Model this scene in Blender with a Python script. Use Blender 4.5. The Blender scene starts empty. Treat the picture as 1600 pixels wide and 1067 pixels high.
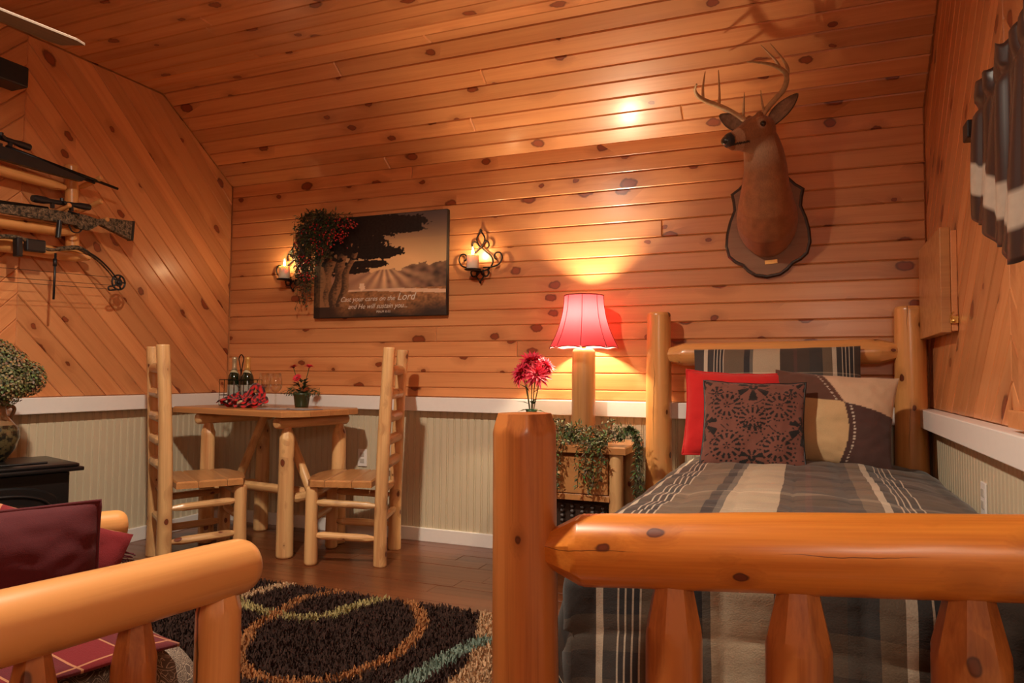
import bpy, bmesh, math, random
from math import sin, cos, pi, radians, sqrt, atan2, exp, hypot
from mathutils import Vector, Matrix, Quaternion, noise

S = bpy.context.scene
COL = S.collection
RND = random.Random(11)

# ------------------------------------------------------------------ camera
W, H, RAIL = 4.5, 2.44, 0.92
KY, KZ = -0.646, 2.908            # where the sloped ceiling turns flat
cam = bpy.data.objects.new('camera', bpy.data.cameras.new('camera'))
COL.objects.link(cam); S.camera = cam
cam.data.sensor_width = 36.0
cam.data.lens = 1122.97 * 36 / 1600
cam.data.clip_start = 0.02
YAW, PIT, ROL = -0.386, 0.0466, 0.0087
fwd = Vector((sin(YAW) * cos(PIT), cos(YAW) * cos(PIT), sin(PIT)))
rt = Vector((cos(YAW), -sin(YAW), 0)); up = rt.cross(fwd)
rt2 = rt * cos(ROL) + up * sin(ROL); up2 = up * cos(ROL) - rt * sin(ROL)
cam.matrix_world = Matrix(((rt2.x, up2.x, -fwd.x, 3.9222), (rt2.y, up2.y, -fwd.y, -4.1121),
                           (rt2.z, up2.z, -fwd.z, 1.0664), (0, 0, 0, 1)))

# ------------------------------------------------------------------ world, lights, exposure
wd = bpy.data.worlds.new('world'); S.world = wd; wd.use_nodes = True
wd.node_tree.nodes['Background'].inputs[0].default_value = (0.02, 0.025, 0.04, 1)
wd.node_tree.nodes['Background'].inputs[1].default_value = 0.3
S.view_settings.view_transform = 'Standard'; S.view_settings.look = 'None'
S.view_settings.gamma = 1.0; S.view_settings.exposure = 0.0
S.view_settings.use_curve_mapping = False
S.cycles.use_denoising = True
S.cycles.max_bounces = 8; S.cycles.diffuse_bounces = 4; S.cycles.glossy_bounces = 3
S.cycles.sample_clamp_indirect = 4.0
WARM = (1.0, 0.86, 0.68)
def light(name, kind, loc, power, color, size=0.1, rot=None, sy=None):
    d = bpy.data.lights.new(name, kind); o = bpy.data.objects.new(name, d); COL.objects.link(o)
    o.location = loc; d.energy = power; d.color = color
    if kind == 'AREA':
        d.size = size
        if sy: d.shape = 'RECTANGLE'; d.size_y = sy
    elif kind == 'POINT': d.shadow_soft_size = size
    if rot: o.rotation_euler = rot
    return o
LAMP = (2.25, -2.65, 2.80)
sp_ = light('ceiling_downlight', 'SPOT', LAMP, 285, WARM)
sp_.data.spot_size = radians(172); sp_.data.spot_blend = 0.8; sp_.data.shadow_soft_size = 0.05
light('floor_lamp_light', 'POINT', (4.2, -4.75, 1.75), 42, WARM, 0.24)

# ------------------------------------------------------------------ helpers
def mesh_obj(name, verts, faces, mat, parent=None, smooth=False, angle=None, loc=None, rot=None, cols=None, uvs=None):
    me = bpy.data.meshes.new(name)
    me.from_pydata([tuple(v) for v in verts], [], faces)
    me.update()
    return mesh_link(name, me, mat, parent, smooth, angle, loc, rot, cols, uvs)
def mesh_link(name, me, mat, parent=None, smooth=False, angle=None, loc=None, rot=None, cols=None, uvs=None):
    if smooth or angle:
        me.polygons.foreach_set('use_smooth', [True] * len(me.polygons))
        if angle: me.set_sharp_from_angle(angle=radians(angle))
    if cols is not None:
        ca = me.color_attributes.new('Col', 'FLOAT_COLOR', 'POINT')
        flat = []
        for c in cols: flat += [c[0], c[1], c[2], 1.0]
        ca.data.foreach_set('color', flat)
    if uvs is not None:
        ul = me.uv_layers.new(name='UVMap')
        vi = [0] * len(me.loops); me.loops.foreach_get('vertex_index', vi)
        fl = []
        for i in vi: fl += [uvs[i][0], uvs[i][1]]
        ul.data.foreach_set('uv', fl)
    if mat: me.materials.append(mat)
    o = bpy.data.objects.new(name, me); COL.objects.link(o)
    if parent: o.parent = parent
    if loc is not None: o.location = loc
    if rot is not None: o.rotation_euler = rot
    return o
def tag(o, label, cat, group=None):
    o['label'] = label; o['category'] = cat
    if group: o['group'] = group
    return o
def thing(name, label, cat, loc=(0, 0, 0), rz=0, group=None):
    o = bpy.data.objects.new(name, None); COL.objects.link(o)
    o.location = loc; o.rotation_euler = (0, 0, rz); o.empty_display_size = 0.1
    return tag(o, label, cat, group)
class MB:
    """collects shapes, then becomes one mesh object"""
    def __init__(s): s.v = []; s.f = []; s.c = []
    def add(s, verts, faces, col=None):
        b = len(s.v); s.v += [tuple(v) for v in verts]; s.f += [tuple(i + b for i in f) for f in faces]
        s.c += [col or (1, 1, 1)] * len(verts)
    def box(s, x0, x1, y0, y1, z0, z1, bev=0.0, col=None):
        if bev <= 0:
            vs = [(x, y, z) for x in (x0, x1) for y in (y0, y1) for z in (z0, z1)]
            fs = [(0, 1, 3, 2), (4, 6, 7, 5), (0, 4, 5, 1), (2, 3, 7, 6), (0, 2, 6, 4), (1, 5, 7, 3)]
        else:
            bm = bmesh.new(); r = bmesh.ops.create_cube(bm, size=1)
            for v in bm.verts:
                v.co = Vector(((x0 + x1) / 2 + v.co.x * (x1 - x0), (y0 + y1) / 2 + v.co.y * (y1 - y0), (z0 + z1) / 2 + v.co.z * (z1 - z0)))
            bmesh.ops.bevel(bm, geom=list(bm.edges), offset=bev, segments=2, affect='EDGES', profile=0.5)
            bm.verts.ensure_lookup_table(); bm.verts.index_update()
            vs = [tuple(v.co) for v in bm.verts]; fs = [tuple(v.index for v in f.verts) for f in bm.faces]; bm.free()
        s.add(vs, fs, col)
    def lathe(s, prof, n=24, c=(0, 0, 0), col=None, cap=True):
        vs = []; fs = []
        for r, z in prof:
            for k in range(n):
                a = 2 * pi * k / n; vs.append((c[0] + r * cos(a), c[1] + r * sin(a), c[2] + z))
        for i in range(len(prof) - 1):
            for k in range(n):
                k2 = (k + 1) % n; fs.append((i * n + k, i * n + k2, (i + 1) * n + k2, (i + 1) * n + k))
        if cap:
            fs.append(tuple(range(n - 1, -1, -1))); fs.append(tuple((len(prof) - 1) * n + k for k in range(n)))
        s.add(vs, fs, col)
    def tube(s, pts, r, n=8, col=None, flat=1.0):
        pts = [Vector(p) for p in pts]; m = len(pts)
        rs = r if isinstance(r, (list, tuple)) else [r] * m
        vs = []; fs = []; prev = None
        for i, p in enumerate(pts):
            t = (pts[min(i + 1, m - 1)] - pts[max(i - 1, 0)])
            if t.length < 1e-9: t = Vector((0, 0, 1))
            t.normalize()
            if prev is None:
                a = Vector((0, 0, 1)) if abs(t.z) < 0.9 else Vector((1, 0, 0))
                u = t.cross(a).normalized()
            else:
                u = (prev - t * prev.dot(t)); u = u.normalized() if u.length > 1e-6 else t.orthogonal().normalized()
            prev = u; w = t.cross(u)
            for k in range(n):
                a = 2 * pi * k / n; vs.append(p + (u * cos(a) + w * sin(a) * flat) * rs[i])
        for i in range(m - 1):
            for k in range(n):
                k2 = (k + 1) % n; fs.append((i * n + k, i * n + k2, (i + 1) * n + k2, (i + 1) * n + k))
        fs.append(tuple(range(n - 1, -1, -1))); fs.append(tuple((m - 1) * n + k for k in range(n)))
        s.add(vs, fs, col)
    def prism(s, outline, z0, z1, bev=0.0, col=None, axis='z'):
        """outline: (a,b) points; extruded along axis; front edge bevelled by bev"""
        n = len(outline); cx = sum(p[0] for p in outline) / n; cy = sum(p[1] for p in outline) / n
        def P(a, b, c):
            return (a, b, c) if axis == 'z' else ((a, c, b) if axis == 'y' else (c, a, b))
        rings = [(outline, z0)]
        if bev > 0:
            sg = 1 if z1 > z0 else -1
            ins = inset(outline, bev)
            rings += [(outline, z1 - sg * bev), (ins, z1)]
        else: rings += [(outline, z1)]
        vs = [P(a, b, z) for o, z in rings for a, b in o]; fs = []
        for i in range(len(rings) - 1):
            for k in range(n):
                k2 = (k + 1) % n; fs.append((i * n + k, i * n + k2, (i + 1) * n + k2, (i + 1) * n + k))
        fs.append(tuple(range(n - 1, -1, -1))); fs.append(tuple((len(rings) - 1) * n + k for k in range(n)))
        s.add(vs, fs, col)
    def leaf(s, p, d, nrm, L, w, col, fold=0.15, segs=2):
        d = Vector(d).normalized(); n = Vector(nrm); n = (n - d * n.dot(d))
        n = n.normalized() if n.length > 1e-5 else d.orthogonal().normalized()
        sd = d.cross(n); p = Vector(p)
        v = [p, p + d * L * .45 + sd * w / 2 + n * w * fold, p + d * L - n * L * .12, p + d * L * .45 - sd * w / 2 + n * w * fold, p + d * L * .5]
        s.add(v, [(0, 4, 1), (1, 4, 2), (2, 4, 3), (3, 4, 0)], col)
    def ball(s, c, r, n=8, m=5, col=None, sc=(1, 1, 1)):
        vs = [(c[0], c[1], c[2] - r * sc[2])]
        for i in range(1, m):
            a = pi * i / m
            for k in range(n):
                b = 2 * pi * k / n; vs.append((c[0] + r * sc[0] * sin(a) * cos(b), c[1] + r * sc[1] * sin(a) * sin(b), c[2] - r * sc[2] * cos(a)))
        vs.append((c[0], c[1], c[2] + r * sc[2])); fs = []
        for k in range(n): fs.append((0, 1 + (k + 1) % n, 1 + k))
        for i in range(m - 2):
            for k in range(n):
                k2 = (k + 1) % n; fs.append((1 + i * n + k, 1 + i * n + k2, 1 + (i + 1) * n + k2, 1 + (i + 1) * n + k))
        l = len(vs) - 1
        for k in range(n): fs.append((l, 1 + (m - 2) * n + k, 1 + (m - 2) * n + (k + 1) % n))
        s.add(vs, fs, col)
    def build(s, name, mat, parent=None, smooth=False, angle=None, loc=None, rot=None, cols=False):
        return mesh_obj(name, s.v, s.f, mat, parent, smooth, angle, loc, rot, s.c if cols else None)
def inset(pts, d):
    n = len(pts); ar = sum(pts[i][0] * pts[(i + 1) % n][1] - pts[(i + 1) % n][0] * pts[i][1] for i in range(n))
    sg = 1 if ar > 0 else -1; out = []
    for i in range(n):
        p0, p1, p2 = Vector(pts[i - 1][:2]), Vector(pts[i][:2]), Vector(pts[(i + 1) % n][:2])
        e1 = p1 - p0; e2 = p2 - p1
        if e1.length < 1e-7 or e2.length < 1e-7: out.append((p1.x, p1.y)); continue
        e1.normalize(); e2.normalize()
        n1 = Vector((-e1.y, e1.x)) * sg; n2 = Vector((-e2.y, e2.x)) * sg
        b = n1 + n2
        if b.length < 1e-4: out.append((p1.x + n1.x * d, p1.y + n1.y * d)); continue
        b.normalize(); k = d / max(0.35, b.dot(n1)); out.append((p1.x + b.x * k, p1.y + b.y * k))
    return out
def clip(poly, conv):
    """Sutherland-Hodgman, conv counter-clockwise"""
    out = list(poly); n = len(conv)
    for i in range(n):
        a, b = conv[i], conv[(i + 1) % n]; inp = out; out = []
        if not inp: return []
        def side(p): return (b[0] - a[0]) * (p[1] - a[1]) - (b[1] - a[1]) * (p[0] - a[0])
        for j in range(len(inp)):
            p, q = inp[j - 1], inp[j]; sp, sq = side(p), side(q)
            if (sp >= 0) != (sq >= 0):
                t = sp / (sp - sq); out.append((p[0] + (q[0] - p[0]) * t, p[1] + (q[1] - p[1]) * t))
            if sq >= 0: out.append(q)
    cl = []
    for p in out:
        if not cl or hypot(p[0] - cl[-1][0], p[1] - cl[-1][1]) > 1e-4: cl.append(p)
    if len(cl) > 1 and hypot(cl[0][0] - cl[-1][0], cl[0][1] - cl[-1][1]) < 1e-4: cl.pop()
    return cl
def spline(pts, k=6, closed=False):
    P = [Vector(p) for p in pts]; n = len(P); out = []
    for i in range(n if closed else n - 1):
        if closed: a, b, c, d = P[i - 1], P[i], P[(i + 1) % n], P[(i + 2) % n]
        else: a, b, c, d = P[max(i - 1, 0)], P[i], P[i + 1], P[min(i + 2, n - 1)]
        for j in range(k):
            t = j / k
            out.append(0.5 * ((2 * b) + (c - a) * t + (2 * a - 5 * b + 4 * c - d) * t * t + (3 * b - a - 3 * c + d) * t ** 3))
    if not closed: out.append(P[-1])
    return out

# ------------------------------------------------------------------ materials
class NT:
    def __init__(s, name):
        s.m = bpy.data.materials.new(name); s.m.use_nodes = True; s.t = s.m.node_tree; s.b = s.t.nodes['Principled BSDF']
    def n(s, ty, ins=None, **kw):
        nd = s.t.nodes.new(ty)
        for k, v in kw.items(): setattr(nd, k, v)
        for k, v in (ins or {}).items(): s.set(nd.inputs[k], v)
        return nd
    def set(s, sock, v):
        if isinstance(v, bpy.types.NodeSocket): s.t.links.new(v, sock)
        elif isinstance(v, bpy.types.Node): s.t.links.new(v.outputs[0], sock)
        elif isinstance(v, (tuple, list)) and len(v) == 3 and sock.type == 'RGBA': sock.default_value = (*v, 1)
        else: sock.default_value = v
    def math(s, op, a, b=None, c=None, clamp=False):
        nd = s.t.nodes.new('ShaderNodeMath'); nd.operation = op; nd.use_clamp = clamp
        s.set(nd.inputs[0], a)
        if b is not None: s.set(nd.inputs[1], b)
        if c is not None: s.set(nd.inputs[2], c)
        return nd.outputs[0]
    def mix(s, f, a, b, mode='MIX'):
        nd = s.t.nodes.new('ShaderNodeMix'); nd.data_type = 'RGBA'; nd.blend_type = mode
        s.set(nd.inputs[0], f); s.set(nd.inputs[6], a); s.set(nd.inputs[7], b)
        return nd.outputs[2]
    def ramp(s, f, stops, interp='LINEAR'):
        nd = s.t.nodes.new('ShaderNodeValToRGB'); r = nd.color_ramp; r.interpolation = interp
        while len(r.elements) < len(stops): r.elements.new(0.5)
        for e, (p, c) in zip(r.elements, stops):
            e.position = p; e.color = (*c, 1) if isinstance(c, (tuple, list)) else (c, c, c, 1)
        s.set(nd.inputs[0], f); return nd.outputs[0]
    def bump(s, h, st=0.2, dist=0.005):
        nd = s.n('ShaderNodeBump', {'Strength': st, 'Distance': dist, 'Height': h}); s.t.links.new(nd.outputs[0], s.b.inputs['Normal'])
    def out(s, **kw):
        for k, v in kw.items(): s.set(s.b.inputs[k.replace('_', ' ')], v)
        return s.m
def wood(name, base, dark, knot, rough=0.35, coat=0.25, knots=1.0, kscale=3.2, var=0.35, three=False, grain=1.0, coord='Object', crack=False, ksize=1.0):
    """pine: grain along local X, round knots with rings, per-piece shade"""
    t = NT(name)
    tc = t.n('ShaderNodeTexCoord').outputs[coord]
    inf = t.n('ShaderNodeObjectInfo')
    off = t.n('ShaderNodeVectorMath', {0: inf.outputs['Random'], 1: (37.1, 19.7, 53.3)}, operation='MULTIPLY')
    cb = t.n('ShaderNodeCombineXYZ'); 
    for i in range(3): t.t.links.new(inf.outputs['Random'], cb.inputs[i])
    t.t.links.new(cb.outputs[0], off.inputs[0])
    p = t.n('ShaderNodeVectorMath', {0: tc, 1: off.outputs[0]}, operation='ADD').outputs[0]
    # knots
    kv = t.n('ShaderNodeVectorMath', {0: p, 1: (kscale * 0.8, kscale * 1.25, kscale * 1.25)}, operation='MULTIPLY').outputs[0]
    vo = t.n('ShaderNodeTexVoronoi', {'Vector': kv, 'Scale': 1.0, 'Randomness': 1.0}, voronoi_dimensions='3D' if three else '2D')
    wob = t.n('ShaderNodeTexNoise', {'Vector': p, 'Scale': 26.0, 'Detail': 2.0}).outputs[0]
    sel = t.math('GREATER_THAN', t.n('ShaderNodeSeparateColor', {0: vo.outputs['Color']}).outputs[0], 1 - 0.42 * knots)
    sz = t.n('ShaderNodeSeparateColor', {0: vo.outputs['Color']}).outputs[1]
    d = t.math('ADD', vo.outputs['Distance'], t.math('MULTIPLY', t.math('SUBTRACT', wob, 0.5), 0.13))
    dn = t.math('DIVIDE', d, t.math('MULTIPLY_ADD', sz, 0.075 * ksize, 0.03 * ksize))      # 1 = knot rim
    halo = t.math('MULTIPLY', t.math('SUBTRACT', 1.0, t.math('DIVIDE', dn, 4.0), clamp=True), sel)
    core = t.math('MULTIPLY', t.math('SUBTRACT', 1.15, dn, clamp=True), sel)
    rim = t.math('MULTIPLY', t.math('SUBTRACT', 1.0, t.math('MULTIPLY', t.math('ABSOLUTE', t.math('SUBTRACT', dn, 1.0)), 3.5), clamp=True), sel)
    # grain bends around the knots
    warp = t.math('MULTIPLY', halo, 0.03)
    sx = t.n('ShaderNodeSeparateXYZ', {0: p})
    gy = t.math('ADD', sx.outputs[1], warp)
    gv = t.n('ShaderNodeCombineXYZ', {0: sx.outputs[0], 1: gy, 2: sx.outputs[2]}).outputs[0]
    g1 = t.n('ShaderNodeTexNoise', {'Vector': t.n('ShaderNodeVectorMath', {0: gv, 1: (1.1, 26, 26)}, operation='MULTIPLY').outputs[0], 'Scale': 1.0, 'Detail': 4.0, 'Roughness': 0.55}).outputs[0]
    g2 = t.n('ShaderNodeTexNoise', {'Vector': t.n('ShaderNodeVectorMath', {0: gv, 1: (3.0, 190, 190)}, operation='MULTIPLY').outputs[0], 'Scale': 1.0, 'Detail': 2.0}).outputs[0]
    big = t.n('ShaderNodeTexNoise', {'Vector': t.n('ShaderNodeVectorMath', {0: gv, 1: (0.8, 5, 5)}, operation='MULTIPLY').outputs[0], 'Scale': 1.0, 'Detail': 1.0}).outputs[0]
    gr = t.math('ADD', t.math('MULTIPLY', t.math('SUBTRACT', g1, 0.42), 1.5 * grain), t.math('MULTIPLY', t.math('SUBTRACT', g2, 0.5), 0.55 * grain))
    gr = t.math('ADD', gr, t.math('MULTIPLY', t.math('SUBTRACT', big, 0.45), 0.9), clamp=True)
    c = t.mix(gr, base, dark)
    v = t.math('MULTIPLY_ADD', inf.outputs['Random'], var, 1 - var * 0.55)
    c = t.mix(1.0, c, t.n('ShaderNodeCombineColor', {0: v, 1: v, 2: v}).outputs[0], 'MULTIPLY')
    c = t.mix(t.math('MULTIPLY', halo, 0.55), c, tuple(0.45 * a + 0.55 * b for a, b in zip(dark, knot)))
    c = t.mix(t.math('MULTIPLY', core, 4.0, clamp=True), c, tuple(k * 2.1 for k in knot)); c = t.mix(t.math('MULTIPLY', rim, .85), c, knot)
    if crack:
        so = t.n('ShaderNodeSeparateXYZ', {0: tc})
        cr = t.n('ShaderNodeTexNoise', {'Vector': t.n('ShaderNodeCombineXYZ', {0: t.math('MULTIPLY', sx.outputs[0], 5.0)}).outputs[0], 'Scale': 1.0, 'Detail': 3.0}).outputs[0]
        cm = t.n('ShaderNodeTexNoise', {'Vector': t.n('ShaderNodeCombineXYZ', {0: t.math('MULTIPLY', sx.outputs[0], 1.7), 1: 7.0}).outputs[0], 'Scale': 1.0, 'Detail': 0.0}).outputs[0]
        wd_ = t.math('MULTIPLY', t.math('SUBTRACT', cm, 0.5, clamp=True), 0.016)
        dy = t.math('ABSOLUTE', t.math('ADD', so.outputs[2], t.math('MULTIPLY_ADD', cr, 0.04, -0.035)))
        ln = t.math('MULTIPLY', t.math('LESS_THAN', dy, wd_), t.math('LESS_THAN', so.outputs[1], 0.0))
        c = t.mix(t.math('MULTIPLY', ln, 0.8), c, knot)
    t.bump(t.math('SUBTRACT', t.math('MULTIPLY', g1, 0.4), t.math('MULTIPLY', core, 0.1)), 0.25, 0.002)
    return t.out(Base_Color=c, Roughness=t.math('MULTIPLY_ADD', g1, 0.16, rough - 0.06), Coat_Weight=coat, Coat_Roughness=0.2)
def plain(name, col, rough=0.6, metal=0.0, coat=0.0, noise_amt=0.12, nscale=40, bump=0.0, sheen=0.0, cols=False, **kw):
    t = NT(name)
    nz = t.n('ShaderNodeTexNoise', {'Vector': t.n('ShaderNodeTexCoord').outputs['Object'], 'Scale': float(nscale), 'Detail': 3.0}).outputs[0]
    src = t.n('ShaderNodeVertexColor', layer_name='Col').outputs[0] if cols else t.n('ShaderNodeRGB').outputs[0]
    if not cols: src.default_value = (*col, 1)
    v = t.math('MULTIPLY_ADD', nz, noise_amt * 2, 1 - noise_amt)
    c = t.mix(1.0, src, t.n('ShaderNodeCombineColor', {0: v, 1: v, 2: v}).outputs[0], 'MULTIPLY')
    if bump: t.bump(nz, bump, 0.004)
    t.out(Base_Color=c, Roughness=rough, Metallic=metal, Coat_Weight=coat)
    if sheen: t.out(Sheen_Weight=sheen)
    for k, v2 in kw.items(): t.set(t.b.inputs[k.replace('_', ' ')], v2)
    return t.m
def fabric(name, col=None, rough=0.9, weave=500, cols=False, bump=0.35, sheen=0.25):
    t = NT(name)
    tc = t.n('ShaderNodeTexCoord').outputs['Object']
    src = t.n('ShaderNodeVertexColor', layer_name='Col').outputs[0] if cols else None
    if src is None:
        r = t.n('ShaderNodeRGB').outputs[0]; r.default_value = (*col, 1); src = r
    w = t.n('ShaderNodeTexNoise', {'Vector': tc, 'Scale': float(weave), 'Detail': 1.0}).outputs[0]
    wr = t.n('ShaderNodeTexNoise', {'Vector': tc, 'Scale': 9.0, 'Detail': 3.0}).outputs[0]
    v = t.math('MULTIPLY_ADD', w, 0.3, 0.85)
    c = t.mix(1.0, src, t.n('ShaderNodeCombineColor', {0: v, 1: v, 2: v}).outputs[0], 'MULTIPLY')
    t.bump(t.math('ADD', t.math('MULTIPLY', w, 0.12), wr), bump, 0.02)
    return t.out(Base_Color=c, Roughness=rough, Sheen_Weight=sheen)

PB, PD, PK = (0.70, 0.30, 0.115), (0.50, 0.155, 0.045), (0.12, 0.024, 0.007)
M = {}
M['pine'] = wood('knotty_pine', PB, PD, PK, rough=0.33, coat=0.22, knots=1.1, kscale=4.0, var=0.30, ksize=1.35)
M['pine_ceiling'] = wood('knotty_pine_ceiling', PB, PD, PK, rough=0.36, coat=0.25, knots=1.0, kscale=3.8, var=0.34, ksize=1.3)
M['log'] = wood('peeled_log', (0.78, 0.37, 0.12), (0.52, 0.19, 0.045), (0.07, 0.015, 0.006), rough=0.30, coat=0.4, knots=1.3, kscale=9.0, var=0.12, three=True, grain=1.0, crack=True, ksize=1.2)
M['log_orange'] = wood('peeled_log_orange', (0.70, 0.24, 0.035), (0.42, 0.090, 0.008), (0.07, 0.015, 0.006), rough=0.32, coat=0.25, knots=1.3, kscale=9.0, var=0.0, three=True, grain=1.2, crack=True, ksize=1.3)
M['log_red'] = wood('peeled_log_reddish', (0.52, 0.175, 0.042), (0.22, 0.048, 0.011), (0.06, 0.014, 0.005), rough=0.32, coat=0.3, knots=1.2, kscale=9.0, var=0.10, three=True, grain=1.4, crack=False, ksize=1.7)
M['cedar'] = wood('rustic_cedar', (0.76, 0.46, 0.20), (0.42, 0.15, 0.045), (0.09, 0.02, 0.008), rough=0.4, coat=0.3, knots=1.4, kscale=11.0, var=0.25, three=True, grain=1.3, ksize=1.6)
M['cedar_plank'] = wood('cedar_plank', (0.54, 0.25, 0.085), (0.34, 0.12, 0.038), (0.14, 0.04, 0.012), rough=0.32, coat=0.35, knots=0.3, kscale=5.0, var=0.2, grain=1.1)
M['floor'] = wood('floor_laminate', (0.17, 0.052, 0.018), (0.075, 0.020, 0.007), (0.06, 0.02, 0.01), rough=0.30, coat=0.25, knots=0.12, kscale=3.0, var=0.30)
M['white'] = plain('white_paint', (0.88, 0.84, 0.80), 0.38, noise_amt=0.03)
M['cream'] = plain('cream_beadboard', (0.64, 0.55, 0.39), 0.5, noise_amt=0.03, nscale=6)
M['iron'] = plain('wrought_iron', (0.018, 0.013, 0.011), 0.45, 0.7, noise_amt=0.3, bump=0.2, nscale=150)
M['black'] = plain('black_plastic', (0.012, 0.012, 0.014), 0.4, noise_amt=0.2)
M['shieldwood'] = wood('shield_wood', (0.30, 0.15, 0.075), (0.17, 0.075, 0.035), (0.05, 0.02, 0.01), rough=0.5, coat=0.1, knots=0.05, var=0.0)

# ------------------------------------------------------------------ room
def structure(name):
    o = bpy.data.objects.new(name, None); COL.objects.link(o); o['kind'] = 'structure'; return o
YF = -6.2
def panel_plank(name, poly, mapf, ang_rot, mat, parent, th=0.018, bev=0.006):
    """poly in plank-local (along, across) ; placed through ang_rot (3x3 basis) and origin"""
    ins = inset(poly, bev)
    n = len(poly); j = RND.uniform(-0.0012, 0.0012)
    vs = [(a, b, 0) for a, b in poly] + [(a, b, th - bev + j) for a, b in poly] + [(a, b, th + j) for a, b in ins]
    fs = []
    for i in range(2):
        for k in range(n):
            k2 = (k + 1) % n; fs.append((i * n + k, i * n + k2, (i + 1) * n + k2, (i + 1) * n + k))
    fs.append(tuple(2 * n + k for k in range(n)))
    o = mesh_obj(name, vs, fs, mat, parent)
    o.matrix_local = mapf
    return o
def planks_rows(parent, origin, along, across, normal, length, rows, mat, th=0.018, joints=0.5, name='plank', gap=0.0012, jr=None):
    A, B, N = Vector(along), Vector(across), Vector(normal)
    y = 0
    for w in rows:
        cuts = [0.0]
        r = RND.random()
        if r < joints: cuts.append(length * RND.uniform(0.2, 0.8))
        cuts.append(length)
        for a, b in zip(cuts, cuts[1:]):
            o = Vector(origin) + A * a + B * y
            m = Matrix(((A.x, B.x, N.x, o.x), (A.y, B.y, N.y, o.y), (A.z, B.z, N.z, o.z), (0, 0, 0, 1)))
            L = b - a; h = gap / 2
            panel_plank(name, [(h, h), (L - h, h), (L - h, w - h), (h, w - h)], m, None, mat, parent, th)
        y += w
PW = 0.0985
# back wall: backing box (child 'wall_core') + horizontal planks above, beadboard below
wb = structure('wall_back')
b = MB(); b.box(-0.2, W + 0.2, 0.02, 0.18, 0, H + 0.5); b.build('wall_core', M['pine'], wb)
rows = [0.061] + [PW] * 14; rows.append(H - RAIL - sum(rows) + 0.01)
planks_rows(wb, (0, 0.02, RAIL), (1, 0, 0), (0, 0, 1), (0, -1, 0), W, rows, M['pine'], joints=0.45)
def beadboard(parent, p0, p1, nrm, z0=0.0, z1=RAIL - 0.03):
    p0, p1, n = Vector(p0), Vector(p1), Vector(nrm); L = (p1 - p0).length; d = (p1 - p0) / L
    prof = []; x = 0
    while x < L:
        prof += [(x, 0.012), (x + 0.032, 0.012), (x + 0.034, 0.007), (x + 0.036, 0.007), (x + 0.038, 0.011), (x + 0.041, 0.013), (x + 0.044, 0.011), (x + 0.046, 0.007)]
        x += 0.048
    prof = [(min(a, L), b) for a, b in prof]
    vs = [p0 + d * a + n * h + Vector((0, 0, z)) for z in (z0, z1) for a, h in prof]
    m = len(prof); fs = [(i, i + 1, m + i + 1, m + i) for i in range(m - 1)]
    return mesh_obj('beadboard', vs, fs, M['cream'], parent)
beadboard(wb, (0, 0.008, 0), (W, 0.008, 0), (0, -1, 0))

def chevron_wall(parent, X, nx, seams):
    """diagonal boards on a side wall; local frame: along, across in the (Y,Z) plane"""
    for (ya, yb, sgn) in seams:
        if ya <= KY:
            reg = [(ya, RAIL), (yb, RAIL), (yb, KZ if yb <= KY else H)] + ([(KY, KZ)] if yb > KY else []) + [(ya, KZ)]
        d = Vector((cos(pi / 4), -sin(pi / 4) * sgn)) if sgn > 0 else Vector((cos(pi / 4), sin(pi / 4)))
        q = Vector((-d.y, d.x))
        org = Vector((ya, RAIL))
        loc = [((Vector(p) - org).dot(d), (Vector(p) - org).dot(q)) for p in reg]
        lo = min(v for u, v in loc); hi = max(v for u, v in loc)
        k = math.floor(lo / PW)
        while k * PW < hi:
            g = 0.0006
            poly = clip([(-9, k * PW + g), (9, k * PW + g), (9, (k + 1) * PW - g), (-9, (k + 1) * PW - g)], loc)
            k += 1
            if len(poly) < 3: continue
            ar = abs(sum(poly[i - 1][0] * poly[i][1] - poly[i][0] * poly[i - 1][1] for i in range(len(poly)))) / 2
            if ar < 0.0012: continue
            cx = min(p[0] for p in poly); cy = min(p[1] for p in poly)
            pl = [(a - cx, b2 - cy) for a, b2 in poly]
            o2 = org + d * cx + q * cy
            A = Vector((0, d.x, d.y)); B = Vector((0, q.x, q.y)); N = Vector((nx, 0, 0))
            m = Matrix(((A.x, B.x, N.x, X - nx * 0.02), (A.y, B.y, N.y, o2.x), (A.z, B.z, N.z, o2.y), (0, 0, 0, 1)))
            pp = pl
            panel_plank('plank', pp, m, None, M['pine'], parent, 0.019, 0.005)
wl = structure('wall_left')
b = MB(); b.box(-0.2, -0.02, YF, 0.18, 0, 3.1); b.build('wall_core', M['pine'], wl)
chevron_wall(wl, 0.0, 1, [(-1.54, -0.002, 1), (-3.08, -1.54, -1), (-4.62, -3.08, 1)])
beadboard(wl, (-0.008, YF, 0), (-0.008, 0, 0), (1, 0, 0))
wr = structure('wall_right')
b = MB(); b.box(W + 0.02, W + 0.2, YF, 0.18, 0, 3.1); b.build('wall_core', M['pine'], wr)
chevron_wall(wr, W, -1, [(-1.54, -0.002, 1), (-3.08, -1.54, -1), (-4.62, -3.08, 1)])
beadboard(wr, (W + 0.008, YF, 0), (W + 0.008, 0, 0), (-1, 0, 0))
wf = structure('wall_front')
b = MB(); b.box(-0.2, W + 0.2, YF - 0.15, YF, 0, 3.1); b.build('wall_core', M['pine'], wf)
planks_rows(wf, (0, YF, 0), (1, 0, 0), (0, 0, 1), (0, 1, 0), W, [0.29] * 10, M['pine'], joints=0)
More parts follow.
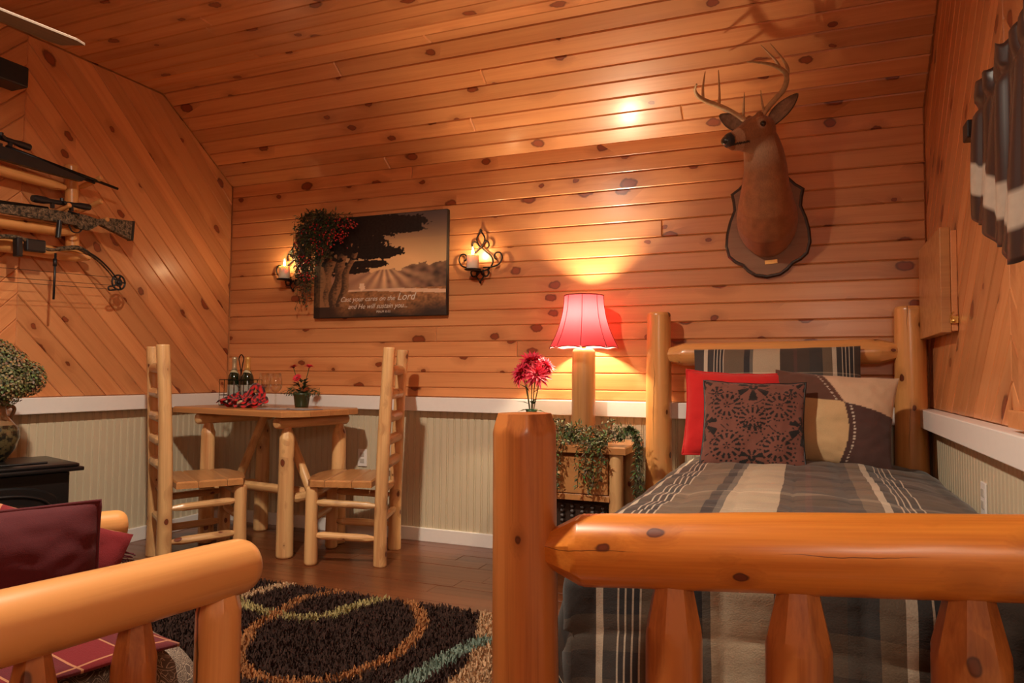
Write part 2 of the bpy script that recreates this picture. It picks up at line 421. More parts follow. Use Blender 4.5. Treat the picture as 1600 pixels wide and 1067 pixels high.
# ceiling
ce = structure('ceiling')
b = MB(); b.box(-0.2, W + 0.2, YF - 0.15, KY, KZ + 0.02, KZ + 0.12)
sl = Vector((0, KY, KZ - H)); L = sl.length; sd = sl / L; sn = Vector((0, -sd.z, sd.y)); sn = sn if sn.z < 0 else -sn
vs = []
for x in (-0.2, W + 0.2):
    for q, e in ((0, 0.02), (L, 0.02), (L, 0.15), (0, 0.15)):
        p = Vector((0, 0, H)) + sd * q - sn * e; vs.append((x, p.y, p.z))
b.add(vs, [(0, 1, 2, 3), (7, 6, 5, 4), (0, 4, 5, 1), (1, 5, 6, 2), (2, 6, 7, 3), (3, 7, 4, 0)])
b.build('ceiling_core', M['pine_ceiling'], ce)
o0 = Vector((0, 0, H)) - sn * 0.02
planks_rows(ce, o0, (1, 0, 0), sd, sn, W, [L / 8] * 8, M['pine_ceiling'], joints=0.5)
nrow = int((KY - YF) / PW)
planks_rows(ce, (0, KY, KZ + 0.02), (1, 0, 0), (0, -1, 0), (0, 0, -1), W, [(KY - YF) / nrow] * nrow, M['pine_ceiling'], joints=0.5)
# floor
fl = structure('floor')
b = MB(); b.box(-0.2, W + 0.2, YF - 0.15, 0.18, -0.12, -0.012); b.build('subfloor', M['floor'], fl)
y = 0.0; FW = 0.118
while y > YF:
    x = -RND.uniform(0, 1.1)
    while x < W:
        x0 = max(x, 0); x1 = min(x + 1.2, W); x += 1.2
        if x1 - x0 < 0.03: continue
        m = Matrix(((1, 0, 0, x0), (0, 1, 0, y - FW), (0, 0, 1, -0.012), (0, 0, 0, 1)))
        Lq = x1 - x0; h = 0.0004
        o = panel_plank('floorboard', [(h, h), (Lq - h, h), (Lq - h, FW - h), (h, FW - h)], m, None, M['floor'], fl, 0.0125, 0.0012)
    y -= FW
# trim
def rail(name, x0, x1, y0, y1, z0, z1, bev=0.004):
    b = MB(); b.box(x0, x1, y0, y1, z0, z1, bev)
    o = b.build(name, M['white'], None); o['kind'] = 'structure'; return o
rail('trim_1', 0.0, W, -0.066, 0.004, RAIL - 0.088, RAIL)
rail('trim_2', -0.004, 0.066, YF, -0.066, RAIL - 0.088, RAIL)
rail('trim_3', W - 0.066, W + 0.004, YF, -0.066, RAIL - 0.088, RAIL)
rail('baseboard_back', 0.0, W, -0.018, 0.004, 0.0, 0.085)
rail('baseboard_left', -0.004, 0.018, YF, -0.018, 0.0, 0.085)
rail('baseboard_right', W - 0.018, W + 0.004, YF, -0.018, 0.0, 0.085)
# window casing on the right wall, behind the valance
win = structure('window_1')
b = MB(); b.box(W - 0.022, W, -1.80, -1.71, 0.98, 1.92, 0.003); b.build('casing', M['pine'], win, loc=(0, 0, 0))
b = MB(); b.box(W - 0.022, W, -2.86, -2.77, 0.98, 1.92, 0.003); b.build('casing', M['pine'], win)
b = MB(); b.box(W - 0.022, W, -2.86, -1.71, 1.92, 2.01, 0.003); b.build('casing', M['pine'], win)
b = MB(); b.box(W - 0.045, W, -2.88, -1.69, 0.93, 0.98, 0.003); b.build('sill', M['pine'], win)
for (a, c) in ((-1.84, -1.80), (-2.77, -2.73), (-2.30, -2.26)):
    b = MB(); b.box(W - 0.016, W, a, c, 0.98, 1.92, 0.002); b.build('mullion', M['white'], win)
glass_night = plain('night_window_glass', (0.01, 0.012, 0.02), 0.04, noise_amt=0.0)
for (a, c) in ((-2.73, -2.30), (-2.26, -1.84)):
    b = MB(); b.box(W - 0.010, W - 0.004, a, c, 0.98, 1.92); b.build('pane', glass_night, win)
# outlets
for nm, rotz, loc, lb in (('wall_outlet', 0, (1.183, -0.006, 0.506), 'white wall outlet on the cream back wall under the table'),
                      ('wall_outlet', pi / 2 , (W - 0.006, -1.19, 0.655), 'white wall outlet on the right wall beside the bed')):
    t = thing(nm, lb, 'outlet', loc, -rotz)
    b = MB(); b.box(-0.035, 0.035, -0.006, 0.002, -0.057, 0.057, 0.003); b.build('cover_plate', M['white'], t)
    for dz in (-0.02, 0.02):
        b = MB(); b.box(-0.016, 0.016, -0.009, -0.005, dz - 0.014, dz + 0.014, 0.002); b.build('socket', plain('socket_plastic', (0.55, 0.5, 0.44), 0.4), t)

# ------------------------------------------------------------------ logs
def log(name, p0, p1, r0, r1, parent, mat, t0=None, t1=None, seg=28, step=0.03, wob=0.03, bow=0.0, rnd=0.35, seed=None, facets=7, oval=1.0):
    """a peeled log from p0 to p1 (parent space), local X along it. t0/t1=(length, end radius) of a drawknifed taper, else rounded ends"""
    p0, p1 = Vector(p0), Vector(p1); L = (p1 - p0).length; d = (p1 - p0) / L
    sdv = RND.random() * 50 if seed is None else seed
    xs = [0]; n = max(4, int(L / step)); xs = [L * i / n for i in range(n + 1)]
    rr = (r0 + r1) / 2
    extra = []
    if t0: extra += [t0[0] * k / 6 for k in range(8)]
    else: extra += [rr * rnd * k for k in (0.08, 0.25, 0.5, 0.8, 1.1)]
    if t1: extra += [L - t1[0] * k / 6 for k in range(8)]
    else: extra += [L - rr * rnd * k for k in (0.08, 0.25, 0.5, 0.8, 1.1)]
    xs = sorted(set([round(x, 5) for x in xs + extra if 0 <= x <= L]))
    vs = []; fs = []
    for x in xs:
        f = x / L; rb = r0 + (r1 - r0) * f
        cy = bow * sin(pi * f); cz = 0.4 * bow * sin(pi * f * 1.3 + sdv)
        for k in range(seg):
            a = 2 * pi * k / seg
            w = 1 + wob * (noise.noise(Vector((x * 2.2 + sdv, cos(a) * 0.8, sin(a) * 0.8))) * 1.6 + 0.35 * noise.noise(Vector((x * 9 + sdv, cos(a) * 2, sin(a) * 2))))
            r = rb * w
            for tp, xx in ((t0, x), (t1, L - x)):
                if tp:
                    if xx < tp[0] * 1.2:
                        rc = tp[1] + (rb - tp[1]) * (xx / tp[0])
                        aa = (a + sdv) % (2 * pi / facets) - pi / facets
                        r = min(r, rc / cos(aa))
                else:
                    e = rr * rnd
                    if xx < e:
                        u = 1 - xx / e; r = r * (1 - rnd * 0.8 * (1 - sqrt(max(0, 1 - u * u))))
            vs.append((x, cy + r * cos(a), cz + r * sin(a) * oval))
    m = len(xs)
    for i in range(m - 1):
        for k in range(seg):
            k2 = (k + 1) % seg; fs.append((i * seg + k, i * seg + k2, (i + 1) * seg + k2, (i + 1) * seg + k))
    fs.append(tuple(range(seg - 1, -1, -1))); fs.append(tuple((m - 1) * seg + k for k in range(seg)))
    o = mesh_obj(name, vs, fs, mat, parent, angle=24)
    q = Vector((1, 0, 0)).rotation_difference(d)
    o.rotation_mode = 'QUATERNION'; o.rotation_quaternion = q; o.location = p0
    return o
def board(name, parent, mat, outline, z0, z1, bev=0.004, loc=(0, 0, 0), rot=(0, 0, 0)):
    b = MB(); b.prism(outline, z0, z1, bev); return b.build(name, mat, parent, angle=40, loc=loc, rot=rot)

# ------------------------------------------------------------------ bed
BX0, BX1, BYH, BYF = 3.18, 4.41, -0.12, -2.37
bed = thing('log_bed', 'peeled log bed with thick posts and log rails in the right foreground', 'bed', (3.8, -1.25, 0))
def bl(p): return Vector(p) - Vector((3.8, -1.25, 0))
def blog(name, p0, p1, *a, **k): return log(name, bl(p0), bl(p1), *a, bed, k.pop('mat', M['log']), **k)
blog('head_post', (3.178, BYH, 0), (3.178, BYH, 1.42), 0.078, 0.066, seg=32, rnd=0.25)
blog('head_post', (4.405, BYH, 0), (4.405, BYH, 1.42), 0.082, 0.068, seg=32, rnd=0.25)
blog('header_log', (3.22, BYH, 1.185), (4.36, BYH, 1.20), 0.062, 0.062, t0=(0.10, 0.035), t1=(0.10, 0.035), seg=28)
blog('header_log', (3.22, BYH, 0.50), (4.36, BYH, 0.50), 0.055, 0.055, t0=(0.10, 0.033), t1=(0.10, 0.033), seg=24)
for x in (3.5, 3.79, 4.08):
    blog('head_spindle', (x, BYH, 0.54), (x, BYH, 1.15), 0.045, 0.045, t0=(0.10, 0.022), t1=(0.10, 0.022), seg=20)
fp = blog('foot_post', (3.262, BYF, 0), (3.250, BYF, 0.968), 0.086, 0.081, mat=M['log_red'], seg=56, wob=0.012, t1=(0.05, 0.066), facets=9)
fp2 = blog('foot_post', (4.412, BYF, 0), (4.412, BYF, 0.968), 0.080, 0.076, mat=M['log_red'], seg=40, wob=0.015, t1=(0.05, 0.066), facets=9)
blog('foot_rail', (3.315, BYF, 0.628), (4.385, BYF, 0.714), 0.086, 0.088, seg=64, step=0.02, t0=(0.10, 0.040), t1=(0.03, 0.075), wob=0.03, bow=0.0, facets=8, mat=M['log_orange'])
blog('foot_rail', (3.315, BYF, 0.12), (4.355, BYF, 0.12), 0.055, 0.055, seg=32, t0=(0.1, 0.03), t1=(0.1, 0.03))
for x, r in ((3.632, 0.066), (3.905, 0.070), (4.232, 0.072)):
    blog('foot_spindle', (x, BYF, 0.14), (x, BYF, 0.62 + (x - 3.6) * 0.06), r, r, mat=M['log_red'], seg=48, step=0.02, t1=(0.17, 0.034), t0=(0.1, 0.03), wob=0.015, facets=8)
for x in (3.43, 4.32):
    blog('side_rail', (x, BYF + 0.24, 0.20), (x, BYH - 0.08, 0.20), 0.055, 0.055, t0=(0.08, 0.03), t1=(0.08, 0.03))
b = MB(); b.box(3.40, 4.33, -2.10, -0.26, 0.28, 0.555, 0.04)
mt = b.build('mattress', plain('mattress_ticking', (0.7, 0.68, 0.62), 0.8), None, smooth=True)
tag(mt, 'pale mattress hidden inside the plaid comforter on the log bed', 'mattress')

# plaid comforter: draped grid with arc-length UVs
def plaid_mat(name, su=1.0, sv=1.0, sh=1.0):
    t = NT(name); uv = t.n('ShaderNodeUVMap').outputs[0]; s = t.n('ShaderNodeSeparateXYZ', {0: uv})
    u, v = s.outputs[0], s.outputs[1]
    taupe = (0.17, 0.120, 0.075); char = (0.040, 0.036, 0.034); brown = (0.062, 0.040, 0.028); beige = (0.58, 0.46, 0.31); grey = (0.15, 0.135, 0.11); wht = (0.66, 0.56, 0.42); red = (0.10, 0.045, 0.035); dk = (0.018, 0.018, 0.022)
    A = [(0, char), (.10, wht), (.118, char), (.150, wht), (.154, dk), (.166, wht), (.170, dk), (.182, wht), (.186, dk), (.198, wht), (.202, taupe), (.30, dk), (.325, grey), (.34, beige), (.465, brown), (.53, red), (.545, brown), (.60, char), (.66, taupe), (.70, wht), (.722, char), (.745, wht), (.749, dk), (.761, wht), (.765, dk), (.777, wht), (.781, dk), (.793, wht), (.797, brown), (.90, char)]
    uu = t.math('FRACT', t.math('MULTIPLY', u, su)); vv = t.math('FRACT', t.math('MULTIPLY', v, sv))
    cu = t.ramp(uu, A, 'CONSTANT')
    B = [(0, taupe), (.10, grey), (.17, beige), (.21, taupe), (.26, dk), (.268, taupe), (.36, char), (.44, grey), (.452, dk), (.462, wht), (.468, brown), (.56, taupe), (.66, grey), (.70, wht), (.705, char), (.83, dk), (.84, taupe), (.93, brown)]
    cv = t.ramp(vv, B, 'CONSTANT')
    c = t.mix(0.27, cu, cv)
    tw = t.n('ShaderNodeTexNoise', {'Vector': t.n('ShaderNodeVectorMath', {0: uv, 1: (260, 260, 1)}, operation='MULTIPLY').outputs[0], 'Scale': 1.0, 'Detail': 1.0}).outputs[0]
    k = t.math('MULTIPLY_ADD', tw, 0.4, 0.8 * sh)
    c = t.mix(1.0, c, t.n('ShaderNodeCombineColor', {0: k, 1: k, 2: k}).outputs[0], 'MULTIPLY')
    wr = t.n('ShaderNodeTexNoise', {'Vector': t.n('ShaderNodeVectorMath', {0: uv, 1: (5, 5, 1)}, operation='MULTIPLY').outputs[0], 'Scale': 1.0, 'Detail': 4.0}).outputs[0]
    t.bump(t.math('ADD', wr, t.math('MULTIPLY', tw, 0.05)), 0.35, 0.03)
    return t.out(Base_Color=c, Roughness=0.85, Sheen_Weight=0.15)
M['plaid'] = plaid_mat('plaid_cotton', 1.0, 0.9)
def comforter():
    nu, nv = 150, 190
    hw = 0.575; rr = 0.13; Lu = 1.02
    def prof(s):      # s = signed arc from centre; returns (offset, drop)
        a = abs(s); rr = .13 if s < 0 else .075; flat = hw - rr
        if a <= flat: o, d = a, 0.0
        elif a <= flat + rr * pi / 2:
            q = (a - flat) / rr; o, d = flat + rr * sin(q), rr * (1 - cos(q))
        else: e = a - flat - rr * pi / 2; o, d = hw + e * 0.10, rr + e * 0.99
        return (o if s >= 0 else -o), d
    vs = []; uvs = []
    top = 0.625; cx = 3.885; y0 = -0.26; Ltop = 1.90
    for j in range(nv + 1):
        sv = (2.42) * j / nv
        if sv <= Ltop - rr: oy, dv = sv, 0
        elif sv <= Ltop - rr + rr * pi / 2:
            q = (sv - Ltop + rr) / rr; oy, dv = Ltop - rr + rr * sin(q), rr * (1 - cos(q))
        else: e = sv - (Ltop - rr + rr * pi / 2); oy, dv = Ltop + e * 0.03, rr + e
        for i in range(nu + 1):
            su = -Lu + 2 * Lu * i / nu
            ox, du = prof(su)
            ox *= 1.0
            crown = 0.035 * max(0, 1 - (su / 0.5) ** 2)
            dd = sqrt(du * du + dv * dv) if (du > 0 and dv > 0) else du + dv
            z = top + crown - dd
            px, py = cx + ox, y0 - oy
            if du > rr and dv > rr * 0.5:      # corner folds hang together
                pf = min(1, (dv - rr * 0.5) / 0.3); px -= (1 if ox > 0 else -1) * 0.03 * pf
            # quilting
            qx, qy = su / 0.165, sv / 0.21
            puff = 0.010 * (abs(sin(pi * qx)) ** 0.5 * abs(sin(pi * qy)) ** 0.5)
            wr = 0.010 * noise.noise(Vector((su * 5, sv * 5, 1.3))) + 0.004 * noise.noise(Vector((su * 16, sv * 14, 4.3)))
            if dd > rr:
                fold = 0.014 * sin(sv * 17 + 2 * noise.noise(Vector((sv * 3, 0, 0)))) * min(1, (dd - rr) / 0.2)
                if du > rr * 0.9: px += (1 if ox > 0 else -1) * (fold + 0.02 * noise.noise(Vector((sv * 4, su * 4, 9))) + puff)
                else: py -= (0.012 * sin(su * 15) * min(1, (dd - rr) / 0.2) + puff)
                z = max(z, 0.06 + 0.01 * noise.noise(Vector((su * 6, sv * 6, 2))))
            else: z += puff + wr
            px = min(px, W - 0.055)
            vs.append((px, max(py, -2.262), z)); uvs.append(((su + 0.62) / 1.24, sv / 1.0))
    w = nu + 1
    fs = [(j * w + i, j * w + i + 1, (j + 1) * w + i + 1, (j + 1) * w + i) for j in range(nv) for i in range(nu)]
    o = mesh_obj('comforter', vs, fs, M['plaid'], None, smooth=True, uvs=uvs)
    so = o.modifiers.new('thick', 'SOLIDIFY'); so.thickness = 0.02; so.offset = -1
    return tag(o, 'grey brown and beige plaid comforter spread over the log bed', 'comforter')
comforter()

# ------------------------------------------------------------------ pillows
def pillow(name, w, h, th, mat, label, cat, loc, rot, colf=None, n=40, uvf=None, pinch=0.06, seed=1.0, parent=None, seam=None):
    vs = []; cols = []; uvs = []; fs = []
    for side in (1, -1):
        for j in range(n + 1):
            for i in range(n + 1):
                u = -1 + 2 * i / n; v = -1 + 2 * j / n
                k = 1 - pinch * (1 - abs(v) ** 2) * abs(u) ** 3; l = 1 - pinch * (1 - abs(u) ** 2) * abs(v) ** 3
                e = max(0, (1 - abs(u) ** 2.4)) ** 0.55 * max(0, (1 - abs(v) ** 2.4)) ** 0.55
                z = side * th / 2 * e
                z += side * e * 0.016 * noise.noise(Vector((u * 2.2 + seed, v * 2.2, side)))
                ed = (1 - e)
                z += ed * 0.006 * sin(u * 11 + seed) * 0.5 + 0.004 * noise.noise(Vector((u * 6, v * 6 + seed, 0)))
                vs.append((u * w / 2 * k, z * -1, v * h / 2 * l))
                cols.append(colf((u + 1) / 2, (v + 1) / 2) if colf else (1, 1, 1)); uvs.append(uvf((u + 1) / 2, (v + 1) / 2) if uvf else ((u + 1) / 2, (v + 1) / 2))
    m = (n + 1) ** 2
    for s in (0, 1):
        for j in range(n):
            for i in range(n):
                a = s * m + j * (n + 1) + i; f = (a, a + 1, a + n + 2, a + n + 1); fs.append(f if s == 0 else f[::-1])
    o = mesh_obj(name, vs, fs, mat, parent, smooth=True, loc=loc, rot=rot, cols=cols if colf else None, uvs=uvs)
    if label: tag(o, label, cat)
    if seam:
        b = MB(); pts = []
        for t in range(4 * 24):
            q = t / 24; sgn = int(q); f = -1 + 2 * (q - sgn)
            u, v = [(f, -1), (1, f), (-f, 1), (-1, -f)][sgn]
            k = 1 - pinch * (1 - abs(v) ** 2) * abs(u) ** 3; l = 1 - pinch * (1 - abs(u) ** 2) * abs(v) ** 3
            pts.append((u * w / 2 * k, -(0.003 * sin(u * 11 + seed)), v * h / 2 * l))
        pts.append(pts[0]); b.tube(pts, 0.005, 6); b.build('piping', seam, o, smooth=True)
    return o
M['sham'] = plaid_mat('plaid_sham', 1.0, 1.0)
pillow('bed_pillow', 0.80, 0.52, 0.17, M['sham'], 'plaid pillow in matching sham standing against the headboard log', 'pillow', (3.785, -0.265, 0.965), (radians(-14), radians(-1.0), 0), uvf=lambda u, v: (0.05 + u * 0.78, 0.35 + v * 0.5), pinch=0.02, seed=2.2)
M['vcloth'] = fabric('printed_cloth', cols=True)
M['redcloth'] = fabric('scarlet_cloth', (0.62, 0.012, 0.012))
pillow('throw_pillow', 0.47, 0.44, 0.14, M['redcloth'], 'plain scarlet throw pillow on the left side of the bed', 'pillow', (3.60, -0.43, 0.885), (radians(-20), radians(2), radians(6)), seed=5.1, seam=M['redcloth'])
def patch(u, v):
    tan = (0.60, 0.40, 0.20); bei = (0.62, 0.42, 0.27); br = (0.11, 0.045, 0.028); dkb = (0.075, 0.032, 0.026); st = (0.6, 0.5, 0.4)
    bx = 0.60 - 0.16 * max(0, v - 0.66) / 0.34 * 1.0 + 0.06 * sin(pi * min(1, v / 0.66)); 
    if v > 0.66: bx = 0.60 - (v - 0.66) * 0.62
    hy = 0.66 - 0.10 * max(0, u - 0.55) / 0.45
    l = u < bx
    c = (br if l else bei) if v > hy else (tan if l else dkb)
    if abs(u - bx - (0.045 if v < hy else -0.05)) < 0.007 and int(v * 60) % 2 == 0: c = st
    return c
pillow('throw_pillow', 0.54, 0.45, 0.15, M['vcloth'], 'patchwork throw pillow of beige, tan and brown panels with stitching', 'pillow', (4.035, -0.43, 0.875), (radians(-20), radians(4), radians(-7)), colf=patch, n=110, seed=7.3)
def damask(u, v):
    base = (0.19, 0.066, 0.045); dk = (0.010, 0.007, 0.007)
    uu = abs(u - 0.5)
    def fan(x, y, cx, cy, s, flip=1):
        dx, dy = x - cx, (y - cy) * flip
        r = hypot(dx, dy) / s; a = atan2(dx, -dy)
        if r < 0.24 and abs(a) < 2.6: return r > 0.06
        if abs(a) < 2.0:
            k = cos(a * 6.5); rm = 1.0 - 0.25 * abs(a) / 2
            if 0.28 < r < rm and k > -0.1 + 0.5 * abs(r - 0.62): return True
        if abs(a) >= 2.0 and 0.2 < r < 0.62 and cos(a * 9) > 0.1: return True
        return False
    hit = False
    for cx, cy, s, fl in ((0, 0.92, 0.19, 1), (0.5, 0.47, 0.20, 1), (0, 0.10, 0.15, 1), (0.5, 1.0, 0.12, 1), (0.5, 0.0, 0.12, 1), (0.36, 0.83, 0.08, -1), (0.05, 0.44, 0.055, -1)):
        if fan(uu, v, cx, cy, s, fl): hit = True
    for cx, cy, R in ((0.25, 0.68, 0.105), (0.24, 0.22, 0.11), (0, 0.52, 0.10)):
        r = hypot(uu - cx, v - cy); a = atan2(uu - cx, v - cy)
        if abs(r - R) < 0.028 and cos(a * 13) > 0.15: hit = True
        if r < R * 0.35 and cos(a * 5) > 0.1: hit = True
        if abs(r - R * 1.5) < 0.010 and cos(a * 22) > 0.3: hit = True
    if sin(u * 55 + 3 * sin(v * 31)) * sin(v * 49 + 2 * sin(u * 27)) > 0.86: hit = True
    return dk if hit else base
pillow('throw_pillow', 0.46, 0.43, 0.12, M['vcloth'], 'rust brown throw pillow with black damask print in front', 'pillow', (3.70, -0.60, 0.845), (radians(-22), radians(1), radians(2)), colf=damask, n=150, seed=3.3, seam=M['black'])

# ------------------------------------------------------------------ nightstand
ns = thing('nightstand', 'small log nightstand with one drawer between lamp and bed', 'nightstand', (2.72, -0.29, 0))
outl = [(-0.34, -0.21), (0.36, -0.21), (0.36, 0.24), (-0.34, 0.24)]
board('top', ns, M['cedar_plank'], outl, 0.665, 0.703, 0.006)
for x, y in ((-0.28, -0.16), (0.30, -0.16), (-0.28, 0.19), (0.30, 0.19)):
    log('leg', (x, y, 0), (x, y, 0.665), 0.038, 0.036, ns, M['cedar'], seg=20)
b = MB(); b.box(-0.245, 0.262, -0.185, -0.165, 0.452, 0.645, 0.004); dr = b.build('drawer', M['cedar_plank'], ns)
b = MB(); b.ball((0, -0.2, 0.55), 0.018, 12, 8); b.build('knob', M['cedar'], dr, smooth=True)
b = MB(); b.box(-0.26, 0.28, -0.18, -0.14, 0.415, 0.448, 0.003); b.build('apron', M['cedar_plank'], ns)
b = MB(); b.box(-0.27, 0.29, -0.15, 0.2, 0.12, 0.145, 0.003); b.build('shelf', M['cedar_plank'], ns)
b = MB(); b.box(-0.27, 0.29, 0.19, 0.2, 0.15, 0.66); b.build('back_panel', M['cedar_plank'], ns)
bk = thing('wicker_basket', 'dark woven basket on the lower shelf of the nightstand', 'basket', (2.73, -0.29, 0.147))
b = MB()
for r in range(9):
    z = 0.01 + r * 0.026
    for k in range(26):
        f = k / 26; s = f * 2 * (0.46 + 0.26)
        if s < 0.46: x, y = -0.23 + s, -0.13
        elif s < 0.72: x, y = 0.23, -0.13 + (s - 0.46)
        elif s < 1.18: x, y = 0.23 - (s - 0.72), 0.13
        else: x, y = -0.23, 0.13 - (s - 1.18)
        b.ball((x, y, z + 0.01), 0.017, 6, 4, sc=(1, 1, 0.8))
b.box(-0.225, 0.225, -0.125, 0.125, 0.0, 0.24)
b.build('weave', plain('dark_wicker', (0.035, 0.018, 0.012), 0.5), bk, smooth=False)

# ------------------------------------------------------------------ lamp
lm = thing('table_lamp', 'table lamp of hewn log with glowing red bell shade on the nightstand', 'lamp', (2.771, -0.205, 0.703))
log('lamp_post', (0, 0, 0.0), (0, 0, 0.515), 0.067, 0.065, lm, wood('lamp_log', (0.52, 0.27, 0.10), (0.30, 0.13, 0.045), (0.1, 0.03, 0.01), rough=0.3, coat=0.4, knots=0.1, three=True, var=0.0, grain=1.3), seg=20, wob=0.03)
b = MB(); b.lathe([(0.012, 0.51), (0.012, 0.60), (0.020, 0.60), (0.020, 0.66), (0.008, 0.665)], 12); b.build('bulb_socket', plain('brass_socket', (0.5, 0.35, 0.12), 0.3, 0.9), lm, smooth=False)
NP = 8
def shade_r(z):   # z 0 (bottom) .. 1 (top)
    return 0.193 - 0.083 * (1 - (1 - z) ** 1.9) ** 0.9 + 0.0
shade = MB(); nz = 14; nk = NP * 4
for i in range(nz + 1):
    z = 0.525 + 0.290 * i / nz; r = shade_r(i / nz)
    for k in range(nk):
        a = 2 * pi * k / nk + 0.2; f = (k % 4) / 4; rr_ = r * (1 - 0.03 * sin(pi * f))
        shade.v.append((rr_ * cos(a), rr_ * sin(a), z + 0.004 * (1 - abs(sin(pi * f))) * (-1 if i == 0 else 0)))
for i in range(nz):
    for k in range(nk):
        k2 = (k + 1) % nk; shade.f.append((i * nk + k, i * nk + k2, (i + 1) * nk + k2, (i + 1) * nk + k))
t = NT('red_silk_shade')
t.out(Base_Color=t.mix(t.n('ShaderNodeNewGeometry').outputs['Backfacing'], (0.72, 0.035, 0.055), (0.85, 0.72, 0.62)), Roughness=0.7)
tr = t.n('ShaderNodeBsdfTranslucent', {0: (0.90, 0.085, 0.12)}); ms = t.n('ShaderNodeMixShader', {0: 0.075, 1: t.b.outputs[0], 2: tr.outputs[0]})
t.t.links.new(ms.outputs[0], t.t.nodes['Material Output'].inputs[0])
sh = shade.build('lamp_shade', t.m, lm, smooth=True)
b = MB()
for k in range(NP):
    pts = []
    for i in range(nz + 1):
        a = 2 * pi * (k * 4) / nk + 0.2; r = shade_r(i / nz) + 0.002; pts.append((r * cos(a), r * sin(a), 0.525 + 0.290 * i / nz - (0.008 if i == 0 else 0)))
    b.tube(pts, 0.0017, 5)
b.build('seam', plain('dark_red_seam', (0.12, 0.01, 0.015), 0.8), sh)
for zi, z in ((0, 0.525), (1, 0.815)):
    b = MB(); pts = []
    for k in range(nk + 1):
        a = 2 * pi * k / nk + 0.2; f = (k % 4) / 4; r = (shade_r(zi) + 0.001) * (1 - 0.03 * sin(pi * f)); pts.append((r * cos(a), r * sin(a), z + (-0.008 * (1 - abs(sin(pi * f))) if zi == 0 else 0)))
    b.tube(pts, 0.003, 6); b.build('trim_band', plain('shade_trim', (0.25, 0.015, 0.02), 0.8), sh)
bulb = MB(); bulb.ball((0, 0, 0.695), 0.030, 16, 10)
t = NT('lamp_bulb'); t.out(Base_Color=(1, 0.9, 0.7), Emission_Color=(1, 0.78, 0.50), Emission_Strength=1700.0)
bo = bulb.build('bulb', t.m, lm, smooth=True)

# ------------------------------------------------------------------ flower vase on nightstand
def leafy(mb, p0, p1, n, L, w, col, up=(0, 0, 1), spread=1.0):
    p0, p1 = Vector(p0), Vector(p1); d = (p1 - p0).normalized()
    for i in range(n):
        f = (i + RND.random()) / n; p = p0.lerp(p1, f)
        a = Vector((RND.uniform(-1, 1), RND.uniform(-1, 1), RND.uniform(-1, 1))); a = (a - d * a.dot(d)).normalized() * spread + d * RND.uniform(0.1, 0.7)
        c = tuple(x * RND.uniform(0.6, 1.4) for x in col)
        mb.leaf(p, a, (RND.uniform(-1, 1), RND.uniform(-1, 1), 1), L * RND.uniform(.7, 1.2), w * RND.uniform(.7, 1.2), c)
M['leafm'] = plain('leaf_surface', (1, 1, 1), 0.55, noise_amt=0.1, cols=True)
fv = thing('flower_vase', 'clear vase of crimson dahlias standing left of the lamp', 'flowers', (2.51, -0.34, 0.703))
b = MB(); b.lathe([(0.035, 0), (0.05, 0.03), (0.055, 0.08), (0.035, 0.14), (0.03, 0.16), (0.036, 0.175)], 20); b.build('vase', plain('green_glass_vase', (0.05, 0.12, 0.06), 0.1, coat=0.5), fv, smooth=True)
b = MB()
heads = [((-0.045, -0.02, 0.375), 0.068, (-0.4, -0.6, 0.5)), ((0.04, -0.03, 0.365), 0.075, (0.5, -0.7, 0.4)), ((0.0, 0.0, 0.435), 0.072, (0.0, -0.5, 0.9)), ((0.065, 0.03, 0.41), 0.06, (0.7, -0.1, 0.6)), ((-0.075, 0.03, 0.345), 0.05, (-0.8, -0.2, 0.3))]
for c, r, d in heads: b.tube(spline([(0, 0, 0.1), (c[0] * .3, c[1] * .3, 0.22), Vector(c) - Vector(d).normalized() * 0.02], 5), 0.003, 6, (0.10, 0.09, 0.03))
for p, d in (((0.0, -0.01, 0.2), (-0.9, -0.3, 0.3)), ((0, 0, 0.215), (0.9, -0.4, 0.3)), ((0.01, 0, 0.2), (0.3, -0.9, 0.4)), ((0, 0, 0.17), (-0.6, -0.6, 0.0)), ((0, 0, 0.26), (0.8, 0.2, 0.5)), ((0.01, 0, 0.165), (1.0, -0.3, 0.05)), ((-0.01, 0, 0.27), (-.5, -.5, 0.6))):
    b.leaf(p, d, (0, 0, 1), 0.085, 0.038, (0.028, 0.055, 0.018), fold=0.1)
b.build('foliage', M['leafm'], fv, cols=True)
for c, r, d in heads:
    b = MB(); D = Vector(d).normalized(); U = D.orthogonal().normalized(); V = D.cross(U)
    for ring, (ang, L, n) in enumerate(((85, 1.0, 16), (65, 0.95, 15), (45, 0.8, 13), (25, 0.6, 9), (8, 0.4, 5))):
        for k in range(n):
            a = 2 * pi * k / n + ring * 0.37 + RND.uniform(-.1, .1); q = radians(ang + RND.uniform(-8, 8))
            dr_ = D * cos(q) + (U * cos(a) + V * sin(a)) * sin(q)
            s = RND.uniform(0.7, 1.15)
            b.leaf(Vector(c) + dr_ * 0.006, dr_, D, r * L * 1.15 * RND.uniform(.85, 1.1), 0.024, (0.72 * s, 0.028 * s, 0.075 * s), fold=0.25)
    b.build('bloom', M['leafm'], fv, cols=True)

